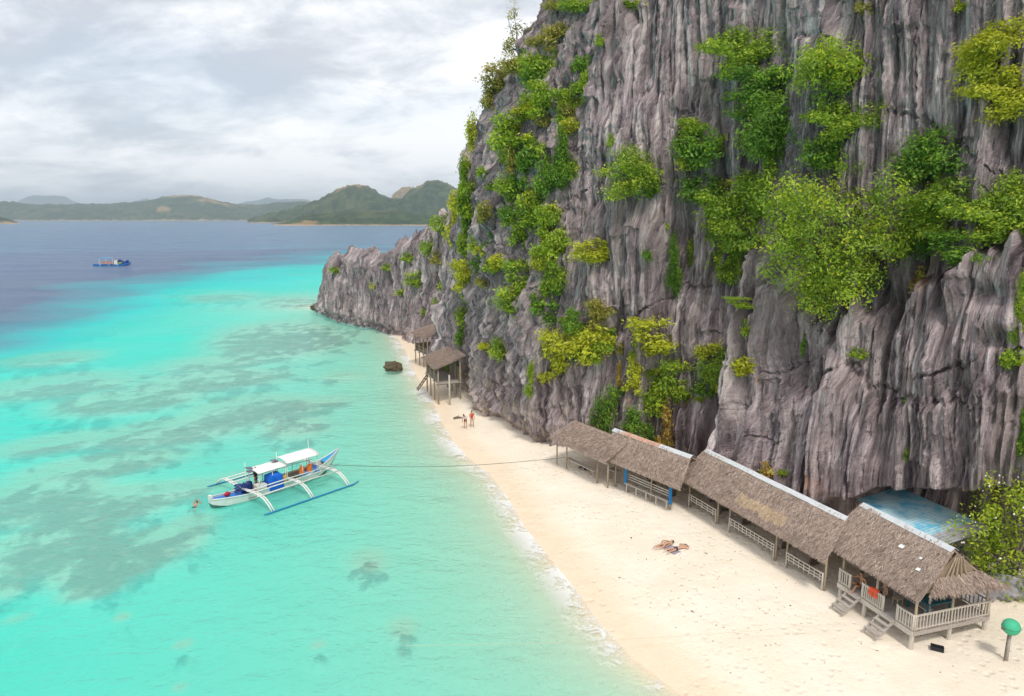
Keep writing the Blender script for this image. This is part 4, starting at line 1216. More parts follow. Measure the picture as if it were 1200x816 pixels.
for a_, b_, nb in ((0, 1, 5), (2, 3, 11), (4, 5, 7)):
    rail_fence(HC, pn_[a_] + .08, pn_[b_] - .08, .5, .32, .52, nb, 'lattice')
    HC.part('bench_seat', 'board', lambda m: m.box(((pn_[a_] + pn_[b_]) / 2, .85, .42), (pn_[b_] - pn_[a_] - .2, .4, .05)))
HC.part('back_wall', 'woven', lambda m: m.box((HC.L / 2, 3.95, .8), (HC.L - .8, .05, 1.4)))
for f in (.25, .7):
    HC.part('table', 'darkwood', lambda m: m.box((HC.L * f, 2.2, .74), (2.6, .9, .06)).box((HC.L * f - 1.1, 2.2, .33), (.08, .7, .76)).box((HC.L * f + 1.1, 2.2, .33), (.08, .7, .76)))

# --- the raised hut with railings and two flights of steps
HD = Hut('stilt_hut', 'raised thatched hut with white balustrades and two wooden steps', (966, 637), (1077, 705), 3.55, ZG)
ra, rb_ = HD.plane(1012, 590, 2.35), HD.plane(1119, 644, 2.35); zr = (ra.z + rb_.z) / 2
WD = 4.5
HD.thatch('thatch_roof', (-.15, 0, HD.h), (HD.L, 0, HD.h), (ra.x, 2.35, zr), (rb_.x, 2.35, zr), 165, 61)
HD.thatch('thatch_roof', (HD.L, 4.7, HD.h), (-.15, 4.7, HD.h), (rb_.x, 2.35, zr - .03), (ra.x, 2.35, zr - .03), 70, 62)
for i in range(4):
    x0, x1 = ra.x + (rb_.x - ra.x) * i / 4 - .02, ra.x + (rb_.x - ra.x) * (i + 1) / 4 + .02
    m = MB(); zz = zr + .05 + .012 * (i % 2)
    for sgn in (-1, 1):
        m.hexa([(x0, 2.35, zz), (x1, 2.35, zz), (x1, 2.35 + sgn * .24, zz - .17), (x0, 2.35 + sgn * .24, zz - .17), (x0, 2.35, zz + .015), (x1, 2.35, zz + .015), (x1, 2.35 + sgn * .25, zz - .155), (x0, 2.35 + sgn * .25, zz - .155)])
    m.build('ridge_sheet', M['ridge'], HD.t)
for (u_, v_, w_) in ((.62, .62, .22), (.82, .60, .12), (.86, .42, .17)):  # daylight through holes in the thatch, put in as pale quads on the slope
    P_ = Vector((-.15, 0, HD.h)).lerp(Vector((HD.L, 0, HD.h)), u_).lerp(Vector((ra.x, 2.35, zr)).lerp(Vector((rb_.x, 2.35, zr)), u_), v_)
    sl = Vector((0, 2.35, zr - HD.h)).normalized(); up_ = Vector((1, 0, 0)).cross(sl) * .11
    HD.part('roof_hole_light', 'canvas', lambda m: m.hexa([P_ + up_ * k2 + Vector((dx * w_, 0, 0)) + sl * dy * w_ for k2 in (.85, 1.0) for dx, dy in ((-.6, -.5), (.6, -.35), (.5, .5), (-.55, .4))]))
c_ = HD.g(1068, 757); fl = HD.g(983, 700)
XF, YF, FZ = c_.x, c_.y, .72
YB = YF + WD
X0 = fl.x - .2
# a skirt roof under the gable
HD.thatch('gable_skirt', (XF + .55, YB + .35, HD.h + .12), (XF + .15, YF + .55, HD.h + .12), (HD.L - .28, YB - .9, HD.h + .80), (HD.L - .28, YF + 1.3, HD.h + .80), 90, 63, None, False)
HD.part('gable_wall', 'woven', lambda m: m.add([(HD.L - .3, .3, HD.h + .1), (HD.L - .3, 4.4, HD.h + .1), (HD.L - .3, 2.35, zr - .15), (HD.L - .35, .3, HD.h + .1), (HD.L - .35, 4.4, HD.h + .1), (HD.L - .35, 2.35, zr - .15)], [(0, 1, 2), (5, 4, 3), (0, 3, 4, 1), (1, 4, 5, 2), (2, 5, 3, 0)]))
for k_ in range(5):
    yy = 1.4 + k_ * .42
    HD.part('gable_pole', 'bamboo', lambda m: m.tube([(HD.L - .2, yy, HD.h + .2), (HD.L - .2, 2.35 + (yy - 2.35) * .25, zr - .25)], .035, 6))
npl = 22
pm = MB().box((0, 0, 0), (XF - X0, WD / npl - .012, .045)).mesh('floor_plank'); pm.materials.append(M['board'])
for i in range(npl):
    o = bpy.data.objects.new('floor_plank', pm); COL.objects.link(o); o.parent = HD.t; o.location = ((X0 + XF) / 2 + random.uniform(-.02, .02), YF + (i + .5) * WD / npl, FZ + random.uniform(-.004, .004))
HD.part('skirt_board', 'palewood', lambda m: m.box(((X0 + XF) / 2, YF - .04, FZ - .14), (XF - X0 + .1, .05, .24)))
HD.part('skirt_board', 'board', lambda m: m.box((XF + .04, (YF + YB) / 2, FZ - .12), (.05, WD, .18)))
for x in (X0 + .1, (X0 + XF) / 2 - .6, XF - .08):
    for y in (YF + .05, (YF + YB) / 2, YB - .1): HD.part('stilt', 'palewood', lambda m: m.tube([(x, y, -.3), (x + .02, y, FZ - .05)], [.11, .09], 8))
for x in (X0 + .1, (X0 + XF) / 2, XF - .06):
    HD.post(x, YF + .12, FZ, HD.h + .15, .06); HD.post(x, YB - .15, FZ, HD.h + .15, .06)
HD.post(XF - .05, (YF + YB) / 2, FZ, HD.h + .25, .055); HD.post(XF - .6, YF + 1.5, FZ, HD.h + .3, .05, 'board')
s1 = HD.g(990, 690, FZ).x; s1b = HD.g(1004, 698, FZ).x; s2 = HD.g(1036, 720, FZ).x; s2b = HD.g(1051, 731, FZ).x
q1, q2, q3, q4 = X0 + .75, X0 + 1.55, XF - 1.75, XF - .95
rail_fence(HD, X0, q1, YF, FZ, .74, 5, 'baluster'); rail_fence(HD, q2, q3, YF, FZ, .74, 11, 'baluster'); rail_fence(HD, q4, XF - .03, YF, FZ, .74, 6, 'baluster')
rail_fence(HD, XF, XF, YF + .08, FZ, .74, 24, 'baluster', 'palewood', YB); rail_fence(HD, XF - .1, XF - 2.6, YB, FZ, .74, 12, 'baluster', 'board')
ladder(HD, (q1 + q2) / 2, YF - .08, FZ - .05, 1.0, .75, 4); ladder(HD, (q3 + q4) / 2, YF - .08, FZ - .05, 1.0, .75, 4)
HD.part('back_wall', 'woven', lambda m: m.box(((X0 + XF) / 2 - 1.3, YB - .1, FZ + .55), (XF - X0 - 2.7, .05, 1.0)))
# bench inside the left bay
HD.part('bench', 'board', lambda m: m.box((X0 + 3.0, YF + 1.6, FZ + .42), (2.0, .4, .05)).box((X0 + 2.1, YF + 1.6, FZ + .21), (.06, .36, .4)).box((X0 + 3.9, YF + 1.6, FZ + .21), (.06, .36, .4)))
tb = thing('table', 'teal topped wooden table standing on the raised hut deck', 'table', HD.world((XF - 1.15, YF + 2.1, FZ + .023)), math.atan2(HD.d.y, HD.d.x))
MB().box((0, 0, .72), (1.3, 1.5, .05)).build('table_top', M['teal'], tb)
for sx in (-1, 1):
    for sy in (-1, 1): MB().box((sx * .55, sy * .65, .345), (.08, .08, .70)).build('leg', M['teal'], tb)
sb = thing('stool', 'small wooden stool beside the teal table on the raised deck', 'stool', HD.world((XF - 1.9, YF + 1.0, FZ + .023)), .4)
MB().box((0, 0, .43), (.42, .34, .04)).build('seat', M['bamboo'], sb)
for sx in (-1, 1):
    for sy in (-1, 1): MB().tube([(sx * .18, sy * .13, 0), (sx * .16, sy * .12, .42)], .025, 6).build('leg', M['bamboo'], sb)
for k_, (fx, nm) in enumerate(((.45, 'orange red life vest hung over the white balustrade, beside the first steps'), (.62, 'orange red life vest hung over the white balustrade, with frayed lower edge'))):
    x = q2 + (q3 - q2) * fx
    v = thing('life_vest', 'orange red life vest hung over the white balustrade of the raised hut', 'life vest', HD.world((x, YF, FZ + .74)), math.atan2(HD.d.y, HD.d.x), 'life vests on the balustrade')
    m = MB()
    m.hexa([(-.15, -.09, -.28), (.15, -.09, -.30), (.15, -.045, -.30), (-.15, -.045, -.28), (-.13, -.09, .04), (.13, -.09, .05), (.13, -.045, .05), (-.13, -.045, .04)])
    m.hexa([(-.13, -.09, .028), (.13, -.09, .028), (.13, .10, .028), (-.13, .10, .028), (-.12, -.06, .085), (.12, -.06, .09), (.12, .08, .09), (-.12, .08, .085)])
    m.hexa([(-.14, .05, -.25), (.14, .05, -.24), (.14, .10, -.24), (-.14, .10, -.25), (-.12, .05, .05), (.12, .05, .05), (.12, .10, .05), (-.12, .10, .05)])
    m.build('panel', M['vest'], v)
    MB().box((0, -.098, -.12), (.29, .012, .03)).build('strap', M['darkwood'], v)

# --- shed with the blue metal roof, behind the raised hut
t = NT('faded_blue_sheet')
ob = t.coord(); n1 = t.noise(ob, .7, 5, .65, .4); n2_ = t.noise(ob, 2.4, 6, .7)
c = t.ramp(n1, [(0.36, (0.12, 0.46, 0.66)), (0.5, (0.42, 0.64, 0.72)), (0.66, (0.56, 0.70, 0.75))])
c = t.mix(t.ramp(n2_, [(0.66, 0.0), (0.74, .75)]), c, (0.42, 0.25, 0.16))
t.principled(c, .55, t.bump(n2_, .15, .02), .4); M['bluesheet'] = t.m
M['greysheet'] = mat_simple('grey_sheet', (0.46, 0.46, 0.49), (0.36, 0.36, 0.39), 2, .5, .1, spec=.4)
tl_, tr_, fr_ = at_plane(1062, 579, HD.o + HD.n * 9.4, HD.n), at_plane(1150, 608, HD.o + HD.n * 9.4, HD.n), at_plane(1124, 645, HD.o + HD.n * 6.3, HD.n)
SH = thing('blue_roofed_shed', 'shed under a faded blue metal roof behind the raised hut', 'shed', HD.o + HD.n * 6.3, math.atan2(HD.d.y, HD.d.x))
Ltl, Ltr, Lfr = [HD.loc(p) - Vector((0, 6.3, 0)) for p in (tl_, tr_, fr_)]
xa, xb = Ltl.x - .6, (Ltr.x + Lfr.x) / 2; yb_, yf_ = 3.1, 0.0; zb, zf = (Ltl.z + Ltr.z) / 2, Lfr.z
ns = 6
for i in range(ns):
    x0, x1 = xa + (xb - xa) * i / ns - .03, xa + (xb - xa) * (i + 1) / ns + .03
    nxx = 22; V = []; 
    for lay in (0, 1):
        for j in (0, 1, 2):
            for q in range(nxx + 1):
                x = x0 + (x1 - x0) * q / nxx; f = j / 2
                V.append((x, yf_ + (yb_ - yf_) * f, zf + (zb - zf) * f + .016 * math.sin(q * 2 * math.pi / 4.4) + .006 * (i % 2) - .008 * lay))
    Fq = []
    w = nxx + 1
    for j in (0, 1):
        for q in range(nxx):
            a = j * w + q; Fq.append((a, a + 1, a + w + 1, a + w)); a += 3 * w; Fq.append((a, a + w, a + w + 1, a + 1))
    MB().add(V, Fq).build('roof_sheet', M['bluesheet'] if i < ns - 1 else M['greysheet'], SH)
for x in (xa + .2, (xa + xb) / 2, xb - .2):
    for y, z in ((yf_ + .1, zf), (yb_ - .15, zb)): MB().tube([(x, y, -.2), (x, y, z - .03)], .06, 7).build('post', M['board'], SH, True)
for y, z in ((yf_ + .1, zf), (yb_ - .15, zb)): MB().bar((xa, y, z - .09), (xb, y, z - .09), .06, .1).build('roof_beam', M['board'], SH)
for k_ in range(9):
    MB().box((xa + .25 + k_ * (xb - xa - .5) / 8, yb_ - .1, .95), ((xb - xa) / 9, .03, 1.9)).build('wall_board', M['board'], SH)
ct = thing('cot', 'dark teal slatted cot standing on the sand in front of the shed', 'cot', at(1140, 662, 1.35), math.atan2(HD.d.y, HD.d.x) + .9)
MB().box((0, 0, .42), (1.3, .6, .05)).build('cot_top', M['teal'], ct)
MB().bar((-.62, .3, .42), (-.62, .3, .85), .05, .05).bar((.62, .3, .42), (.62, .3, .85), .05, .05).bar((-.62, .3, .8), (.62, .3, .8), .05, .06).build('back_rail', M['teal'], ct)
for sx in (-1, 1):
    for sy in (-1, 1): MB().box((sx * .55, sy * .25, .18), (.07, .07, .46)).build('leg', M['darkwood'], ct)


# --- the two stilt huts under the far cliff
def stilt_hut(label, e0, e1, r0, ze, zg, width, fz, ladder_on, seed):
    """single-pitch thatch that climbs from the sea side to the rock"""
    H = Hut('stilt_hut', label, e0, e1, ze, zg)
    r_ = H.plane(*r0, width + .6); zr_ = min(max(r_.z, H.h + .8), H.h + 2.2)
    H.thatch('thatch_roof', (0, 0, H.h), (H.L, 0, H.h), (.3, width + .6, zr_), (H.L - .1, width + .6, zr_), 90, seed)
    xs = np.linspace(.5, H.L - .4, 4)
    for x in xs:
        for y in (.5, width): H.post(float(x), y, -.6, H.h + (zr_ - H.h) * y / (width + .6) - .05, .08)
    npk = 14
    pk = MB().box((0, 0, 0), (H.L - .3, (width - .2) / npk - .02, .05)).mesh('floor_plank'); pk.materials.append(M['board'])
    for i in range(npk):
        o = bpy.data.objects.new('floor_plank', pk); COL.objects.link(o); o.parent = H.t; o.location = (H.L / 2, .4 + (i + .5) * (width - .2) / npk, fz)
    for x in xs: H.part('joist', 'darkwood', lambda m: m.bar((float(x), .3, fz - .09), (float(x), width + .2, fz - .09), .08, .1))
    for z_ in (.4, .75): H.part('rail', 'bamboo', lambda m: m.tube([(.4, .48, fz + z_), (H.L - .4, .48, fz + z_)], .035, 6))
    H.part('back_wall', 'woven', lambda m: m.box((H.L / 2, width + .1, fz + .8), (H.L - .8, .05, 1.5)))
    H.part('side_wall', 'woven', lambda m: m.box((.45, width / 2 + .3, fz + .5), (.05, width - .6, .9)))
    if ladder_on: ladder(H, H.L * .25, .35, fz, 1.3, .7, 5, 'darkwood')
    return H


HF = stilt_hut('thatched hut on tall stilts with a ladder below the cliff', (494, 419), (509, 433), (527, 403), 4.2, .75, 3.0, 1.7, True, 71)
qf = HF.loc(at(527, 470, .75)); HF.post(qf.x, qf.y, -.4, 2.9, .1, 'palewood')
HG = stilt_hut('farthest thatched hut tucked beside the low headland rocks', (481, 390), (498, 397), (505, 377), 4.6, .9, 3.0, 1.3, False, 81)
# ------------------------------------------------------------------ boats
M['hullwhite'] = mat_simple('white_boat_paint', (0.74, 0.75, 0.72), (0.62, 0.64, 0.60), 2.5, .45, .08, spec=.4)
M['hullgreen'] = mat_simple('green_hull_bottom', (0.10, 0.22, 0.18), (0.06, 0.15, 0.12), 3, .5, .1)
M['deckblue'] = mat_simple('blue_deck_paint', (0.02, 0.20, 0.62), (0.015, 0.14, 0.48), 2.5, .45, .1, spec=.4)
M['cyanblue'] = mat_simple('sky_blue_paint', (0.02, 0.33, 0.66), (0.02, 0.26, 0.55), 2.5, .45, .1, spec=.4)
M['floatblue'] = mat_simple('float_blue_paint', (0.015, 0.24, 0.46), (0.012, 0.18, 0.36), 2.5, .45, .1, spec=.4)
M['whitepole'] = mat_simple('white_pole_paint', (0.78, 0.77, 0.74), (0.66, 0.65, 0.62), 5, .55, .1)
M['deckwood'] = mat_simple('deck_wood', (0.45, 0.35, 0.24), (0.33, 0.25, 0.17), 4, .7, .2)
M['tarpblue'] = mat_simple('blue_tarpaulin', (0.01, 0.16, 0.70), (0.01, 0.12, 0.55), 2.5, .55, .35, spec=.35)
M['boxwhite'] = mat_simple('white_plastic', (0.72, 0.71, 0.66), (0.62, 0.61, 0.56), 3, .5, .1)
M['solar'] = mat_simple('solar_cell', (0.10, 0.09, 0.14), (0.07, 0.06, 0.11), 6, .25, .05, spec=.6)
M['lifeorange'] = mat_simple('life_jacket_orange', (0.78, 0.20, 0.04), (0.62, 0.14, 0.03), 4, .8, .2)
M['yellow'] = mat_simple('yellow_plastic', (0.70, 0.42, 0.03), (0.6, 0.34, 0.03), 4, .6, .1)
M['red'] = mat_simple('red_cloth', (0.45, 0.03, 0.05), (0.33, 0.02, 0.04), 4, .8, .2)
M['navy'] = mat_simple('navy_plastic', (0.02, 0.05, 0.22), (0.015, 0.035, 0.15), 4, .5, .1)
M['rope'] = mat_simple('mooring_rope', (0.17, 0.19, 0.15), (0.12, 0.13, 0.11), 20, .9, .3)


def hull_parts(o, L, W, bow_rise, mats):
    """a lofted outrigger-boat hull, bow towards +x"""
    N = 22; st = []
    for i in range(N + 1):
        u = i / N; x = -L / 2 + L * u
        w = W * (.40 + .60 * min(1, u / .30) ** .7) * (1 if u < .62 else 1 - .93 * ((u - .62) / .38) ** 1.5)
        zs = .52 + bow_rise * max(0, (u - .58) / .42) ** 2.0 + .25 * max(0, (.25 - u) / .25) ** 1.6
        zk = -.38 + (bow_rise + .75) * max(0, (u - .80) / .20) ** 1.7 + .5 * max(0, (.10 - u) / .10) ** 1.5
        st.append((x, w, zs, zk))
    up, lo = MB(), MB()
    for i, (x, w, zs, zk) in enumerate(st):
        zm = zk + (zs - zk) * .42
        up.v += [(x, -w, zs), (x, -w * .86, zm), (x, w * .86, zm), (x, w, zs)]
        lo.v += [(x, -w * .86, zm), (x, -w * .45, zk + (zs - zk) * .12), (x, 0, zk), (x, w * .45, zk + (zs - zk) * .12), (x, w * .86, zm)]
    for i in range(N):
        a = i * 4; up.f += [(a, a + 1, a + 5, a + 4), (a + 2, a + 3, a + 7, a + 6)]
        a = i * 5; lo.f += [(a + k, a + k + 1, a + k + 6, a + k + 5) for k in range(4)]
    up.f += [(0, 3, 2, 1), (N * 4, N * 4 + 1, N * 4 + 2, N * 4 + 3)]; lo.f += [(0, 4, 3, 2, 1), tuple(N * 5 + k for k in range(5))]
    up.build('hull', M[mats[0]], o); lo.build('hull_bottom', M[mats[1]], o, True)

    def deck(nm, u0, u1, drop, mt):
        m = MB(); idx = [i for i in range(N + 1) if u0 <= i / N <= u1]
        for i in idx:
            x, w, zs, zk = st[i]; m.v += [(x, -w * .96, zs - drop), (x, w * .96, zs - drop), (x, -w * .96, zs - drop - .05), (x, w * .96, zs - drop - .05)]
        for k in range(len(idx) - 1):
            a = k * 4; m.f += [(a, a + 1, a + 5, a + 4), (a + 2, a + 6, a + 7, a + 3)]
        return m.build(nm, M[mt], o)
    rails = MB()
    for sg in (-1, 1): rails.tube([(x, sg * (w + .01), zs + .02) for (x, w, zs, zk) in st], .045, 6)
    rails.build('gunwale', M[mats[0]], o, True)
    return st, deck


def zat(st, x):
    xs = [s[0] for s in st]; return float(np.interp(x, xs, [s[2] for s in st])), float(np.interp(x, xs, [s[1] for s in st]))


ctr = at(328, 571, 0.0)
HEAD = math.atan2(.76, .65)
B = thing('outrigger_boat', 'white and blue outrigger boat with two white canopies moored off the beach', 'boat', (ctr.x, ctr.y, 0.0), HEAD)
st, deck = hull_parts(B, 11.0, .80, 1.15, ('hullwhite', 'hullgreen'))
deck('stern_deck', 0, .24, .10, 'deckblue'); deck('deck', .22, .72, .30, 'deckwood'); deck('bow_deck', .70, .86, .08, 'deckblue'); deck('bow_tip', .85, 1.0, .05, 'cyanblue')
MB().box((-5.48, 0, .86), (.16, .40, .30)).build('stern_block', M['hullwhite'], B)
bt = lambda p: Vector(p)
# arms: pairs of bent poles each side
ARMX = (-3.0, .25, 3.5)
for ax in ARMX:
    for sg in (-1, 1):
        zs, w = zat(st, ax)
        for off in (-.09, .09):
            pts = [(ax + off * .6, 0, .78), (ax + off, sg * 1.0, .86), (ax + off, sg * 2.2, .93), (ax + off, sg * 3.0, .80), (ax + off, sg * 3.6, .48), (ax + off, sg * 4.02, .14)]
            MB().tube(pts, [.055, .06, .06, .055, .05, .045], 7).build('outrigger_arm', M['whitepole'], B, True)
for sg in (-1, 1):
    MB().tube([(-3.75, sg * 4.06, .14), (-3.4, sg * 4.06, .09), (3.9, sg * 4.06, .09), (4.4, sg * 4.06, .2)], [.035, .068, .068, .045], 9).build('float', M['floatblue'], B, True)
    for k_, yy in enumerate((1.25, 1.85, 2.6)):
        zz = .93 + .02 * k_ + (.06 if yy < 2 else -.02)
        MB().tube([(ARMX[0] - .35, sg * yy, zz), (0, sg * yy, zz + .03), (ARMX[2] + .35, sg * yy, zz)], .04, 6).build('side_pole', M['whitepole'], B, True)


def canopy(x0, x1, z, w, crown, mt='canvas'):
    m = MB(); nu, nv = 8, 8
    for lay in (0, 1):
        for i in range(nu + 1):
            for j in range(nv + 1):
                u, v = i / nu, j / nv * 2 - 1
                m.v.append((x0 + (x1 - x0) * u, v * w, z + crown * (1 - v * v) - .03 * math.sin(math.pi * u * 3) ** 2 - .03 * lay))
    k = (nu + 1) * (nv + 1)
    for i in range(nu):
        for j in range(nv):
            a = i * (nv + 1) + j; m.f += [(a, a + 1, a + nv + 2, a + nv + 1), (k + a, k + a + nv + 1, k + a + nv + 2, k + a + 1)]
    for i in range(nu):
        for j in (0, nv):
            a = i * (nv + 1) + j; m.f.append((a, a + nv + 1, k + a + nv + 1, k + a))
    for j in range(nv):
        for i in (0, nu):
            a = i * (nv + 1) + j; m.f.append((a, a + 1, k + a + 1, k + a))
    r = m.build('canopy', M[mt], B, True)
    for x in np.linspace(x0 + .12, x1 - .12, 3):
        for sg in (-1, 1):
            MB().tube([(float(x), sg * .74, .35), (float(x), sg * .74, z + .02 + crown * (1 - (.74 / w) ** 2) * .8)], .028, 6).build('canopy_post', M['whitepole'], r, True)
    return r


canopy(-2.2, .25, 1.92, .86, .10); canopy(.15, 3.05, 2.10, .98, .24)
for x, z in ((.1, 2.75), (2.95, 3.05), (-2.5, 2.6)): MB().tube([(x, .4, .4), (x, .4, z)], [.035, .02], 6).build('mast', M['whitepole'], B, True)
for x, y, z in ((-.15, .35, 2.12), (-2.3, .25, 2.14), (-2.5, -.3, 2.06)): MB().box((x, y, z), (.45, .5, .04), Matrix.Rotation(.12, 3, 'Y')).build('solar_panel', M['solar'], B)
MB().box((2.3, -.56, .72), (1.7, .28, .22)).build('side_bench', M['deckblue'], B)
MB().box((1.6, .56, .66), (3.0, .3, .12)).build('side_bench', M['deckwood'], B)
MB().tube([(-4.0, -.15, .45), (-4.0, -.15, -.6)], .06, 7).build('rudder_post', M['darkwood'], B)


def on_boat(name, label, cat, p, group=None, rz=0.0):
    q = Matrix.Rotation(HEAD, 3, 'Z') @ Vector(p) + Vector((ctr.x, ctr.y, 0))
    return thing(name, label, cat, q, HEAD + rz, group)


o = on_boat('covered_box', 'big box under a bright blue tarpaulin amidships on the boat', 'box', (-.75, -.45, .315))
m = MB(); m.hexa([(-.58, -.5, 0), (.56, -.52, 0), (.58, .5, 0), (-.57, .5, 0), (-.5, -.42, 1.08), (.5, -.45, 1.02), (.52, .42, 1.10), (-.5, .44, 1.05)]); m.hexa([(-.5, -.42, 1.05), (.5, -.45, 1.0), (.52, .42, 1.07), (-.5, .44, 1.03), (-.3, -.2, 1.2), (.3, -.25, 1.17), (.28, .2, 1.2), (-.3, .22, 1.18)])
for k_ in range(4): m.bar((-.45 + .3 * k_, -.535, .05), (-.42 + .3 * k_, -.46, 1.0), .07, .05)
m.build('tarpaulin', M['tarpblue'], o)
MB().tube([(-.62, -.56, .5), (.62, -.56, .5), (.64, .54, .5), (-.62, .54, .5), (-.62, -.56, .5)], .018, 5).build('lashing', M['rope'], o)
o = on_boat('cool_box', 'white cool box beside the blue tarpaulin on the boat', 'cool box', (-1.85, -.42, .315))
MB().box((0, 0, .26), (.72, .56, .52)).build('body', M['boxwhite'], o); MB().box((0, 0, .56), (.76, .6, .08)).build('lid', M['boxwhite'], o); MB().bar((-.2, -.31, .38), (.2, -.31, .38), .03, .04).build('handle', M['boxwhite'], o)
for k_, (x, y, lab) in enumerate(((-2.75, .25, 'navy blue drum standing near the stern deck of the moored boat'), (-2.3, .45, 'navy blue drum beneath the forward canopy edge of the moored boat'))):
    o = on_boat('drum', lab, 'drum', (x, y, .315))
    MB().tube([(0, 0, 0), (0, 0, .04), (0, 0, .3), (0, 0, .6), (0, 0, .68)], [.24, .27, .28, .27, .24], 12).build('body', M['navy'], o, True)
    MB().tube([(0, 0, .68), (0, 0, .72)], .1, 8).build('cap', M['navy'], o)
o = on_boat('coiled_hose', 'dark blue coiled hose heaped at the edge of the stern deck', 'hose', (-3.25, .05, .53))
MB().tube([(.34 * math.cos(a * .5), .30 * math.sin(a * .5), .05 + .018 * a) for a in range(38)], .05, 6).build('coil', M['navy'], o, True)
o = on_boat('red_bag', 'crumpled dark red bag lying on the blue stern deck', 'bag', (-4.2, .05, .58))
MB().ball((0, 0, .14), (.24, .16, .17), 10, 7, .12, 3).build('sack', M['red'], o, True); MB().tube([(-.08, 0, .26), (0, 0, .38), (.08, 0, .26)], .02, 5).build('handle', M['red'], o)
for k_, x in enumerate((1.55, 2.25)):
    o = on_boat('life_jacket', 'orange life jacket hung on the rail under the aft canopy', 'life jacket', (x, -.66, .84), 'life jackets on the boat')
    MB().hexa([(-.22, -.1, 0), (.2, -.1, 0), (.2, .06, 0), (-.22, .06, 0), (-.18, -.08, .5), (.2, -.08, .52), (.18, .05, .52), (-.18, .05, .5)]).build('panel', M['lifeorange'], o)
    MB().tube([(-.1, 0, .5), (0, 0, .62), (.1, 0, .5)], .05, 6).build('collar', M['lifeorange'], o, True)
o = on_boat('yellow_canister', 'yellow canister standing between the two canopies', 'canister', (.22, -.45, .315))
MB().tube([(0, 0, 0), (0, 0, .05), (0, 0, .62), (0, 0, .75)], [.18, .22, .22, .1], 10).build('body', M['yellow'], o, True); MB().tube([(0, 0, .74), (0, 0, .82)], .06, 7).build('cap', M['darkwood'], o)
o = on_boat('orange_bucket', 'small orange bucket beside the white cool box', 'bucket', (-2.62, -.5, .315))
MB().tube([(0, 0, 0), (0, 0, .3)], [.11, .15], 10).build('body', M['lifeorange'], o, True); MB().tube([(-.15, 0, .3), (0, 0, .42), (.15, 0, .3)], .012, 5).build('handle', M['darkwood'], o)

# mooring line to the huts, sagging a little
bowp = Matrix.Rotation(HEAD, 3, 'Z') @ Vector((4.6, 0, .55)) + Vector((ctr.x, ctr.y, 0))
end = HA.world((1.2, .55, .55))
m = MB(); m.tube([bowp.lerp(end, i / 24) + Vector((0, 0, -1.1 * math.sin(math.pi * i / 24) * .4)) for i in range(25)], .022, 5)
tag(m.build('mooring_rope', M['rope']), 'dark mooring rope stretched from the boat bow to the first hut', 'rope')
m = MB(); pa, pb = at(470, 757, .35), at(985, 731, 1.7)
m.tube([pa.lerp(pb, i / 30) + Vector((0, 0, -.25 * math.sin(math.pi * i / 30))) for i in range(31)], .008, 5)
M['paleline'] = mat_simple('pale_line', (0.62, 0.55, 0.42), (0.55, 0.48, 0.36), 9, .9, .1)
tag(m.build('guy_line', M['paleline']), 'thin pale line stretched low over the shallows towards the raised hut', 'line')

# far boat on the blue water
c2 = at(132, 311.5, 0.0)
FB = thing('tour_boat', 'small dark blue tour boat with a sky blue awning far out on the deep water', 'boat', (c2.x, c2.y, 0), R(8))
st2, deck2 = hull_parts(FB, 15.5, 1.2, 1.0, ('deckblue', 'navy'))
deck2('deck', .1, .9, .25, 'deckwood')
m = MB()
m.box((-2.2, 0, 3.3), (5.8, 2.3, .12)); m.build('awning', M['cyanblue'], FB)
for x in (-4.9, -2.2, .5):
    for y in (-1, 1): MB().tube([(x, y * .95, .4), (x, y * .95, 3.3)], .06, 6).build('awning_post', M['whitepole'], FB)
MB().box((-2, 0, 1.3), (4.6, 1.5, .9)).build('bench_row', mat_simple('faded_red_seat', (.5, .26, .22), (.4, .2, .17)), FB)
MB().box((1.6, 0, 1.35), (1.4, 1.6, 1.6)).build('cabin', M['boxwhite'], FB)
m = MB()
for i in range(5): m.ball((3.0 + i * .75, .3 * math.sin(i * 2.1), 1.6 + .5 * math.cos(i * 1.3)), (.7, .7, .65), 8, 6, .2, i)
m.build('cargo_heap', M['navy'], FB, True)
MB().ball((3.5, -.5, 1.1), (.9, .6, .45), 8, 6, .15, 9).build('green_bundle', mat_simple('green_cloth', (.25, .42, .05), (.16, .3, .04)), FB, True)
MB().tube([(1.7, 0, 2.1), (1.4, 0, 4.4)], [.09, .05], 6).build('mast', M['lifeorange'], FB)
for sg in (-1, 1):
    MB().tube([(-6, sg * 4.4, .12), (6, sg * 4.4, .12)], .12, 7).build('float', M['floatblue'], FB, True)
    for x in (-3.5, 0, 3.5): MB().tube([(x, sg * .9, .8), (x, sg * 3.2, .95), (x, sg * 4.4, .2)], .07, 6).build('outrigger_arm', M['whitepole'], FB, True)
# ------------------------------------------------------------------ people
M['skin'] = mat_simple('skin', (0.60, 0.37, 0.25), (0.54, 0.31, 0.205), 8, .55, .05)
M['skin_tan'] = mat_simple('tanned_skin', (0.50, 0.26, 0.15), (0.42, 0.205, 0.12), 8, .55, .05)
M['hair'] = mat_simple('dark_hair', (0.03, 0.022, 0.018), (0.055, 0.04, 0.03), 20, .6, .3)
M['hair_brown'] = mat_simple('brown_hair', (0.10, 0.055, 0.03), (0.06, 0.035, 0.02), 20, .6, .3)
M['swim_red'] = mat_simple('red_swimsuit', (0.70, 0.06, 0.03), (0.58, 0.04, 0.025), 6, .75, .1)
M['swim_navy'] = mat_simple('navy_swim_shorts', (0.02, 0.025, 0.12), (0.015, 0.018, 0.08), 6, .8, .1)
M['swim_black'] = mat_simple('black_bikini', (0.02, 0.02, 0.025), (0.012, 0.012, 0.016), 6, .8, .1)
M['shirt'] = mat_simple('white_shirt', (0.76, 0.75, 0.73), (0.66, 0.65, 0.63), 6, .85, .2)
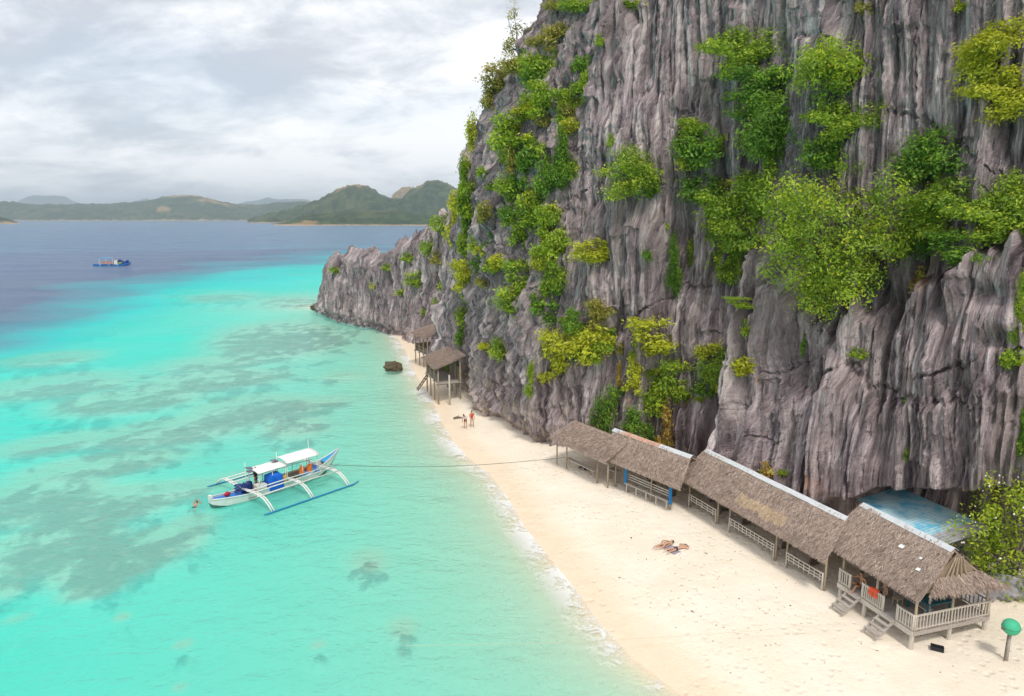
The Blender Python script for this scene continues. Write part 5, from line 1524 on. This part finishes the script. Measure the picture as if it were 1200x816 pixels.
M['shorts'] = mat_simple('black_shorts', (0.035, 0.035, 0.04), (0.02, 0.02, 0.025), 6, .85, .2)
M['towel'] = mat_simple('lilac_towel', (0.42, 0.36, 0.46), (0.33, 0.28, 0.37), 14, .95, .4)


def skin_mesh(name, V, E, Rr, root=0, sub=1):
    me_ = bpy.data.meshes.new(name + '_cage'); me_.from_pydata([tuple(v) for v in V], E, []); me_.update()
    o = bpy.data.objects.new('cage', me_); COL.objects.link(o)
    md = o.modifiers.new('skin', 'SKIN'); md.use_smooth_shade = True; md.branch_smoothing = .6
    for i, r in enumerate(Rr):
        r = r if hasattr(r, '__len__') else (r, r)
        me_.skin_vertices[0].data[i].radius = r; me_.skin_vertices[0].data[i].use_root = (i == root)
    sb = o.modifiers.new('sub', 'SUBSURF'); sb.levels = sub; sb.render_levels = sub
    dg = bpy.context.evaluated_depsgraph_get(); ev = o.evaluated_get(dg)
    out = bpy.data.meshes.new_from_object(ev, depsgraph=dg); out.name = name
    bpy.data.objects.remove(o); bpy.data.meshes.remove(me_)
    return out


STAND = dict(pelvis=(0, 0, .92), waist=(0, 0, 1.06), chest=(0, -.01, 1.26), neck=(0, 0, 1.42), head=(0, -.02, 1.54),
             shL=(-.18, 0, 1.37), elL=(-.24, .02, 1.11), wrL=(-.25, -.05, .88), haL=(-.25, -.08, .80),
             shR=(.18, 0, 1.37), elR=(.24, .02, 1.11), wrR=(.25, -.05, .88), haR=(.25, -.08, .80),
             hiL=(-.095, 0, .88), knL=(-.11, -.02, .49), anL=(-.11, .02, .09), toL=(-.12, -.15, .03),
             hiR=(.095, 0, .88), knR=(.11, -.02, .49), anR=(.11, .02, .09), toR=(.12, -.15, .03))
RAD = dict(pelvis=(.135, .10), waist=(.12, .085), chest=(.145, .10), neck=.052, head=.06, sh=.058, el=.042, wr=.03, ha=.034, hi=.088, kn=.056, an=.038, to=.033)
EDG = [('pelvis', 'waist'), ('waist', 'chest'), ('chest', 'neck'), ('neck', 'head')] + [e for s in 'LR' for e in (('chest', 'sh' + s), ('sh' + s, 'el' + s), ('el' + s, 'wr' + s), ('wr' + s, 'ha' + s), ('pelvis', 'hi' + s), ('hi' + s, 'kn' + s), ('kn' + s, 'an' + s), ('an' + s, 'to' + s))]


def rad(k, f=1.0, add=0.0):
    r = RAD.get(k) or RAD[k[:2]]
    return tuple(x * f + add for x in r) if hasattr(r, '__len__') else (r * f + add, r * f + add)


def person(label, loc, rz, pose, clothes, skin='skin', hair='hair', long_hair=False, face=(0, -1, 0), flat=None):
    """one continuous skinned body with head, face, hands and feet; hair and clothing are its children"""
    J = {k: Vector(v) for k, v in STAND.items()}; J.update({k: Vector(v) for k, v in pose.items()})
    o = thing('person', label, 'person', loc, rz)
    ks = list(J); ix = {k: i for i, k in enumerate(ks)}
    me_ = skin_mesh('body', [J[k] for k in ks], [(ix[a], ix[b]) for a, b in EDG], [rad(k) for k in ks], ix['pelvis'])
    bm = bmesh.new(); bm.from_mesh(me_)
    # head, nose, ears, eyes' brow
    hc = J['head'] + (J['head'] - J['neck']).normalized() * .05; up = (J['head'] - J['neck']).normalized(); fw = Vector(face); fw = (fw - up * fw.dot(up)).normalized(); sd = fw.cross(up)
    rot = Matrix((sd, -fw, up)).transposed().to_4x4()
    x = Matrix.Translation(hc) @ rot
    bmesh.ops.create_uvsphere(bm, u_segments=14, v_segments=10, radius=1.0, matrix=x @ Matrix.Diagonal((.076, .094, .115, 1)))
    bmesh.ops.create_cone(bm, segments=5, radius1=.016, radius2=.004, depth=.03, matrix=x @ Matrix.Translation((0, -.1, -.01)) @ Matrix.Rotation(math.pi / 2, 4, 'X'))
    for s in (-1, 1): bmesh.ops.create_uvsphere(bm, u_segments=6, v_segments=5, radius=1, matrix=x @ Matrix.Translation((s * .078, .005, 0)) @ Matrix.Diagonal((.012, .022, .03, 1)))
    # fingers
    for s in 'LR':
        w, h = J['wr' + s], J['ha' + s]; d = (h - w).normalized(); sdv = d.orthogonal().normalized(); nn = d.cross(sdv)
        for i in range(5):
            b = h + sdv * (i - 1.7) * .018 if i < 4 else w.lerp(h, .5) + sdv * .035
            dr = (d + nn * .25) if i < 4 else (d * .6 + sdv * .8)
            L = (.07, .085, .08, .06, .055)[i]
            m_ = MB().tube([b - d * .02, b + dr.normalized() * L * .55, b + dr.normalized() * L + nn * .015], [.011, .010, .007], 5)
            tmp = m_.mesh('f'); bm.from_mesh(tmp); bpy.data.meshes.remove(tmp)
    bm.to_mesh(me_); bm.free(); me_.polygons.foreach_set('use_smooth', [True] * len(me_.polygons))
    link('body', me_, M[skin], o)
    for c, fx in ((-1, 0), (1, 0)):
        e = MB().ball(hc + sd * .03 * c + fw * .088 + up * .012, .011, 6, 5).build('eye', M['hair'], o)
    MB().bar(hc + sd * -.022 + fw * .088 - up * .05, hc + sd * .022 + fw * .088 - up * .05, .012, .008).build('mouth', M['red'], o)
    # hair cap
    bm = bmesh.new(); bmesh.ops.create_uvsphere(bm, u_segments=14, v_segments=10, radius=1.0, matrix=x @ Matrix.Translation((0, .014, .018)) @ Matrix.Diagonal((.085, .098, .118, 1)))
    inv = x.inverted()
    bmesh.ops.delete(bm, geom=[v for v in bm.verts if (lambda q: q.y < -.045 and q.z < .055 or q.z < -.06)(inv @ v.co)], context='VERTS')
    if long_hair: bmesh.ops.create_uvsphere(bm, u_segments=10, v_segments=8, radius=1.0, matrix=x @ Matrix.Translation((0, .085, -.12)) @ Matrix.Diagonal((.075, .04, .16, 1)))
    hm = bpy.data.meshes.new('hair'); bm.to_mesh(hm); bm.free(); hm.polygons.foreach_set('use_smooth', [True] * len(hm.polygons)); link('hair', hm, M[hair], o)
    for nm, mt, chain, add in clothes:
        pts, ed = [], []; names = {}
        rr_ = []
        for a, b, fa, fb in chain:
            for k, f_ in ((a, fa), (b, fb)): pass
            pa = J[a] if fa == 0 else J[a].lerp(J[b], fa); pb = J[b] if fb == 1 else J[a].lerp(J[b], fb)
            ka, kb = (a if fa == 0 else (a, b, fa)), (b if fb == 1 else (a, b, fb))
            for k, p, f_ in ((ka, pa, fa), (kb, pb, fb)):
                if k not in names:
                    names[k] = len(pts); pts.append(p); ra, rb2 = rad(a), rad(b); rr_.append(tuple(ra[q] * (1 - f_) + rb2[q] * f_ + add for q in (0, 1)))
            ed.append((names[ka], names[kb]))
        link(nm, skin_mesh(nm, pts, ed, rr_, 0), M[mt], o)
    return o


SHORTS = [('waist', 'pelvis', .55, 1), ('pelvis', 'hiL', 0, 1), ('hiL', 'knL', 0, .5), ('pelvis', 'hiR', 0, 1), ('hiR', 'knR', 0, .5)]
SUIT = [('pelvis', 'waist', 0, 1), ('waist', 'chest', 0, 1), ('chest', 'neck', 0, .3)]
BRIEF = [('pelvis', 'waist', 0, .35), ('pelvis', 'hiL', 0, .8), ('pelvis', 'hiR', 0, .8)]
TOP = [('waist', 'chest', .55, .95)]
SHIRT = [('pelvis', 'waist', 0, 1), ('waist', 'chest', 0, 1), ('chest', 'neck', 0, .4), ('chest', 'shL', 0, 1), ('shL', 'elL', 0, .7), ('chest', 'shR', 0, 1), ('shR', 'elR', 0, .7)]


def ground_z(x, y):
    return float(terrain(np.array([[x]]), np.array([[y]]))[0][0, 0])


def on_sand(px, py):
    p = at(px, py, .8)
    for _ in range(6): p = at(px, py, ground_z(p.x, p.y))
    return p


# the pair walking on the far beach
person('person in a red swimsuit and dark hat standing on the far beach', on_sand(553, 500.5), R(25), dict(anR=(.11, -.10, .09), toR=(.12, -.27, .03), knR=(.11, -.09, .49), elL=(-.26, -.03, 1.12), wrL=(-.2, -.2, .98), haL=(-.17, -.26, .95)), [('swimsuit', 'swim_red', SUIT, .028), ('briefs', 'swim_red', BRIEF, .02)], 'skin_tan', 'hair', True)
person('person in a white shirt and black shorts leaning forward on the far beach', on_sand(545.5, 502), R(-20),
       dict(waist=(0, -.03, 1.05), chest=(0, -.15, 1.21), neck=(0, -.26, 1.31), head=(0, -.36, 1.38), shL=(-.18, -.20, 1.27), elL=(-.22, -.24, 1.0), wrL=(-.16, -.36, .82), haL=(-.14, -.42, .76), shR=(.18, -.20, 1.27), elR=(.22, -.24, 1.0), wrR=(.16, -.36, .82), haR=(.14, -.42, .76)),
       [('shirt', 'shirt', SHIRT, .038), ('shorts', 'shorts', SHORTS, .015)], 'skin_tan', face=(0, -.8, -.6))


def lie(p, prone):
    """standing pose laid on the ground, feet towards -x, head towards +x"""
    out = {}
    for k, v in {**STAND, **p}.items():
        x_, y_, z_ = v
        out[k] = (z_ - .85, x_, .115 + (y_ * (.55 if prone else -.55)))
    return out


pz = on_sand(786, 643)
ang = math.atan2((at(806, 636, 1) - at(770, 646, 1)).y, (at(806, 636, 1) - at(770, 646, 1)).x)
tw = thing('beach_towel', 'lilac beach towel spread on the sand under the sunbathers', 'towel', (pz.x, pz.y, pz.z + .012), ang)
m = MB(); nx2, ny2 = 14, 10
for lay in (0, 1):
    for i in range(nx2 + 1):
        for j in range(ny2 + 1): m.v.append((-.35 + 1.25 * i / nx2, -.68 + 1.36 * j / ny2, .02 * (1 - lay) + .012 * math.sin(i * 1.3 + j) - .006))
k = (nx2 + 1) * (ny2 + 1)
for i in range(nx2):
    for j in range(ny2):
        a = i * (ny2 + 1) + j; m.f += [(a, a + 1, a + ny2 + 2, a + ny2 + 1), (k + a, k + a + ny2 + 1, k + a + ny2 + 2, k + a + 1)]
m.build('cloth', M['towel'], tw, True); MB().bar((.86, -.62, .022), (.86, .62, .022), .05, .01).build('hem', M['towel'], tw)
off = Matrix.Rotation(ang, 3, 'Z')
p1 = lie(dict(elL=(-.36, .0, 1.42), wrL=(-.22, .02, 1.62), haL=(-.14, .03, 1.66), elR=(.36, .0, 1.42), wrR=(.22, .02, 1.62), haR=(.14, .03, 1.66), anL=(-.17, .04, .09), anR=(.13, .04, .09), toL=(-.2, .06, -.04), toR=(.15, .06, -.04)), True)
person('person in navy swim shorts lying face down on the lilac towel', Vector((pz.x, pz.y, pz.z + .03)) + off @ Vector((.12, -.36, 0)), ang, p1, [('shorts', 'swim_navy', SHORTS, .016)], 'skin', 'hair_brown', face=(0, -.75, -.6))
p2 = lie(dict(elR=(.40, .0, 1.22), wrR=(.30, .03, 1.0), haR=(.26, .05, .93), knL=(-.20, -.06, .52), anL=(-.06, .02, .12), toL=(-.06, -.1, .05)), True)
person('person in a black bikini lying on the sand beside the lilac towel', Vector((pz.x, pz.y, pz.z + .03)) + off @ Vector((-.18, .42, 0)), ang + .13, p2, [('briefs', 'swim_black', BRIEF, .018), ('top', 'swim_black', TOP, .03)], 'skin', 'hair', face=(0, .8, .5))

# two people resting on the deck of the raised hut
SIT = dict(pelvis=(0, 0, .12), waist=(0, .03, .27), chest=(0, .06, .47), neck=(0, .04, .63), head=(0, .0, .75), shL=(-.18, .05, .58), elL=(-.30, -.10, .50), wrL=(-.36, -.30, .56), haL=(-.38, -.38, .57), shR=(.18, .05, .58), elR=(.30, .05, .34), wrR=(.30, -.14, .20), haR=(.30, -.2, .17),
           hiL=(-.1, -.02, .11), knL=(-.16, -.40, .34), anL=(-.14, -.55, -.02), toL=(-.14, -.70, -.06), hiR=(.1, -.02, .11), knR=(.15, -.42, .28), anR=(.15, -.66, -.06), toR=(.15, -.82, -.12))
person('person in dark shorts sitting on the deck edge, arm over the short balustrade', HD.world((q1 + .12, YF + .55, FZ + .03)), math.atan2(HD.d.y, HD.d.x), SIT, [('shorts', 'shorts', SHORTS, .014)], 'skin_tan')
SIT2 = dict(SIT); SIT2.update(elL=(-.28, .0, .34), wrL=(-.18, -.25, .36), haL=(-.14, -.33, .38), anL=(-.14, -.62, .06), toL=(-.14, -.78, .05), anR=(.15, -.72, .06), toR=(.15, -.88, .05))
person('person in black swimwear sitting inside the raised hut behind the steps', HD.world((q2 + .35, YF + 1.0, FZ + .03)), math.atan2(HD.d.y, HD.d.x) - .5, SIT2, [('shorts', 'swim_black', SHORTS, .013)], 'skin')
# crew member on the boat
qb = Matrix.Rotation(HEAD, 3, 'Z') @ Vector((-1.75, .35, .315)) + Vector((ctr.x, ctr.y, 0))
person('person in dark clothes standing under the forward canopy of the moored boat', qb, HEAD + .6, {}, [('shirt', 'shorts', SHIRT, .038), ('shorts', 'swim_navy', SHORTS, .015)], 'skin_tan')
ps = at(228, 594, 0)
SW = {}
for k_, v_ in {**STAND, **dict(elL=(-.28, .0, 1.55), wrL=(-.14, .0, 1.72), haL=(-.1, .0, 1.8), elR=(.28, .0, 1.55), wrR=(.14, .0, 1.72), haR=(.1, .0, 1.8), anL=(-.2, .1, .1), toL=(-.22, .2, -.02), knR=(.16, -.1, .5), anR=(.2, .05, .12), toR=(.22, .14, 0))}.items():
    SW[k_] = (v_[2] - .9, v_[0], -.04 + v_[1] * .5 + max(0, v_[2] - 1.35) * .55)
person('person swimming in the clear shallows off the boat stern', (ps.x, ps.y, -.02), 1.75, SW, [('shorts', 'shorts', SHORTS, .014)], 'skin_tan', face=(1, 0, .2))

# dog resting by the first hut
M['blackfur'] = mat_simple('black_fur', (0.02, 0.018, 0.018), (0.04, 0.035, 0.032), 22, .9, .4)
pd = on_sand(687, 550)
dg_ = thing('dog', 'black dog resting on the sand by the bench of the first hut', 'dog', pd, 2.6)
V = [(0, 0, .20), (.22, 0, .22), (.42, 0, .26), (.56, 0, .36), (.68, 0, .42), (.80, 0, .38), (-.16, 0, .17), (-.34, .06, .10), (-.52, .14, .06), (.44, .11, .14), (.50, .12, .04), (.68, .12, .03), (.44, -.11, .14), (.50, -.12, .04), (.68, -.12, .03), (-.08, .15, .14), (.12, .19, .06), (-.06, .17, .03), (.10, .19, .03), (-.08, -.15, .14), (.12, -.19, .06), (-.06, -.17, .03), (.10, -.19, .03)]
Ed = [(0, 1), (1, 2), (2, 3), (3, 4), (4, 5), (0, 6), (6, 7), (7, 8), (2, 9), (9, 10), (10, 11), (2, 12), (12, 13), (13, 14), (6, 15), (15, 16), (16, 17), (17, 18), (6, 19), (19, 20), (20, 21), (21, 22)]
Rd = [.12, .13, .14, .085, .085, .04, .12, .03, .015, .055, .035, .035, .055, .035, .035, .08, .05, .032, .03, .08, .05, .032, .03]
link('body', skin_mesh('body', V, Ed, Rd, 0), M['blackfur'], dg_)
for s in (-1, 1): MB().add([(.62, s * .05, .47), (.68, s * .08, .48), (.65, s * .075, .56), (.64, s * .06, .47)], [(0, 1, 2), (0, 2, 3), (1, 3, 2), (0, 3, 1)]).build('ear', M['blackfur'], dg_)

# ------------------------------------------------------------------ rocks and small things


def rock(name, label, p, r, seed, mat, n=34, m=22, amp=.35):
    u = np.linspace(0, 2 * math.pi, n, endpoint=False); v = np.linspace(.04, math.pi - .04, m)
    U, Vv = np.meshgrid(u, v); d = np.stack([np.sin(Vv) * np.cos(U), np.sin(Vv) * np.sin(U), np.cos(Vv)], -1)
    q = 1 + amp * fbm(d[..., 0] * 1.5 + seed, d[..., 1] * 1.5 + d[..., 2] * 1.2, 3, seed) + .22 * (.4 - np.abs(pn(d[..., 0] * 3 + d[..., 1] * 3, d[..., 2] * 1.6 + seed, seed + 3)) * 2)
    V = d * q[..., None] * np.array(r)
    idx = np.arange(n * m).reshape(m, n); a = idx[:-1]; b = np.roll(idx, -1, 1)[:-1]; c = np.roll(idx, -1, 1)[1:]; e = idx[1:]
    me_ = np_mesh(name, V.reshape(-1, 3), np.stack([a, e, c, b], -1).reshape(-1, 4), False)
    o = link(name, me_, mat); o.location = p
    return tag(o, label, 'rock')


M['brownrock'] = mat_simple('brown_reef_rock', (0.17, 0.125, 0.075), (0.07, 0.055, 0.04), 3.5, .9, .7, bd=.08)
M['greyrock'] = mat_simple('pale_grey_boulder', (0.46, 0.44, 0.45), (0.17, 0.16, 0.175), 1.6, .9, .7, bd=.06)
p = on_sand(461, 438); rock('boulder', 'brown boulder standing alone in the shallow wash off the far beach', (p.x, p.y, .35), (1.25, .9, .95), 3, M['brownrock'])
p = at(378, 362, .3); rock('shore_rock', 'low brown rock ledge at the foot of the headland tip', (p.x, p.y, .5), (2.6, 1.5, 1.2), 5, M['brownrock'])
p = on_sand(1143, 703); rock('boulder', 'pale grey boulder with dark stains beside the raised hut', (p.x + .2, p.y + .3, p.z + .35), (.95, .75, .75), 8, M['greyrock'])
p = on_sand(1180, 702); rock('boulder', 'pale grey boulder under the flowering tree', (p.x + .3, p.y + .5, p.z + .35), (1.0, .8, .7), 12, M['greyrock'])
p = on_sand(1118, 690); rock('flat_rock', 'low flat grey rock half sunk in sand behind the raised hut', (p.x, p.y, p.z + .02), (.8, .6, .22), 15, M['greyrock'])
M['buoygreen'] = mat_simple('green_buoy_plastic', (0.03, 0.50, 0.27), (0.10, 0.40, 0.24), 4, .6, .15, spec=.3)
pb_ = on_sand(1179, 774)
by_ = thing('buoy_post', 'wooden post topped by a round green buoy on the sand', 'buoy', pb_, 0)
MB().tube([(0, 0, -.3), (.02, 0, 1.35)], [.075, .065], 9).build('post', M['board'], by_, True)
bu = MB().ball((.02, 0, 1.62), .36, 20, 14).build('buoy', M['buoygreen'], by_, True)
MB().tube([(.02 + .362 * math.cos(q * math.pi / 12), .362 * math.sin(q * math.pi / 12), 1.62) for q in range(25)], .012, 5).build('seam', mat_simple('dull_green', (.015, .3, .16), (.05, .25, .14)), bu, True)
MB().tube([(-.34, -.05, 1.60), (-.42, -.06, 1.59)], .06, 8).build('eyelet', M['darkwood'], bu, True)
MB().tube([(-.14, -.06, -.1), (-.13, -.05, .7), (-.10, -.04, 1.4)], .022, 6).build('rope', M['darkwood'], by_)
pc = on_sand(1098, 762)
cr = thing('crate', 'small dark grey tray lying on the sand by the raised hut', 'tray', (pc.x, pc.y, pc.z), -.5)
MB().box((0, 0, .04), (.52, .3, .04)).build('base', M['shorts'], cr)
for (x, y, dx, dy) in ((0, .14, .52, .03), (0, -.14, .52, .03), (.25, 0, .03, .24), (-.25, 0, .03, .24)): MB().box((x, y, .12), (dx, dy, .15)).build('side', M['shorts'], cr)
pl = on_sand(537, 491)
m = MB(); m.tube([(-.5, 0, .06), (-.1, .1, .14), (.4, .05, .08), (.7, .2, .12)], [.09, .12, .1, .04], 7); m.tube([(-.1, .1, .14), (.05, .35, .3)], [.05, .02], 6)
o = m.build('driftwood', M['darkwood'], None, True); o.location = pl; tag(o, 'dark driftwood branch on the wet sand beside the standing pair', 'driftwood')
# towels hung in the second hut
for x, lab in ((xs_[1] - .05, 'blue towel hanging from the post at the bench end of the rusty ridged hut'), (xs_[3] + .1, 'blue towel hanging in the gap between two thatched huts')):
    P_ = HB.world((x, .48, 1.0)); o = MB().hexa([(-.14, -.02, -.75), (.13, -.03, -.72), (.13, .02, -.72), (-.14, .02, -.75), (-.12, -.02, .62), (.12, -.02, .62), (.12, .02, .62), (-.12, .02, .62)]).build('towel', M['bluecloth'])
    o.location = P_; o.rotation_euler = (0, 0, math.atan2(HB.d.y, HB.d.x)); tag(o, lab, 'towel')
# leaf litter and weed scraps scattered on the dry sand
rl = random.Random(8); m = MB()
for i in range(420):
    a_ = rl.random(); b0_ = shore[12 + rl.randrange(len(shore) - 13)]; x = b0_[0] + rl.uniform(3, 14); y = b0_[1] + rl.uniform(-3, 6)
    z = ground_z(x, y) if i < 0 else None
    m.v.append((x, y, 0)); 
PTS = np.array(m.v); zz = terrain(PTS[None, :, 0], PTS[None, :, 1])[0][0]
m = MB()
for (x, y, _), z in zip(PTS, zz):
    if z < .45: continue
    s = rl.uniform(.02, .07) * (2.2 if rl.random() < .06 else 1); a_ = rl.uniform(0, 6.28); c_, s_ = math.cos(a_) * s, math.sin(a_) * s
    m.add([(x - c_, y - s_, z + .005), (x + s_ * .4, y - c_ * .4, z + .02), (x + c_, y + s_, z + .008), (x - s_ * .4, y + c_ * .4, z + .025)], [(0, 1, 2, 3)])
o = m.build('leaf_litter', M['darkwood']); tag(o, 'scattered dark leaf scraps on the dry sand', 'litter', kind='stuff')
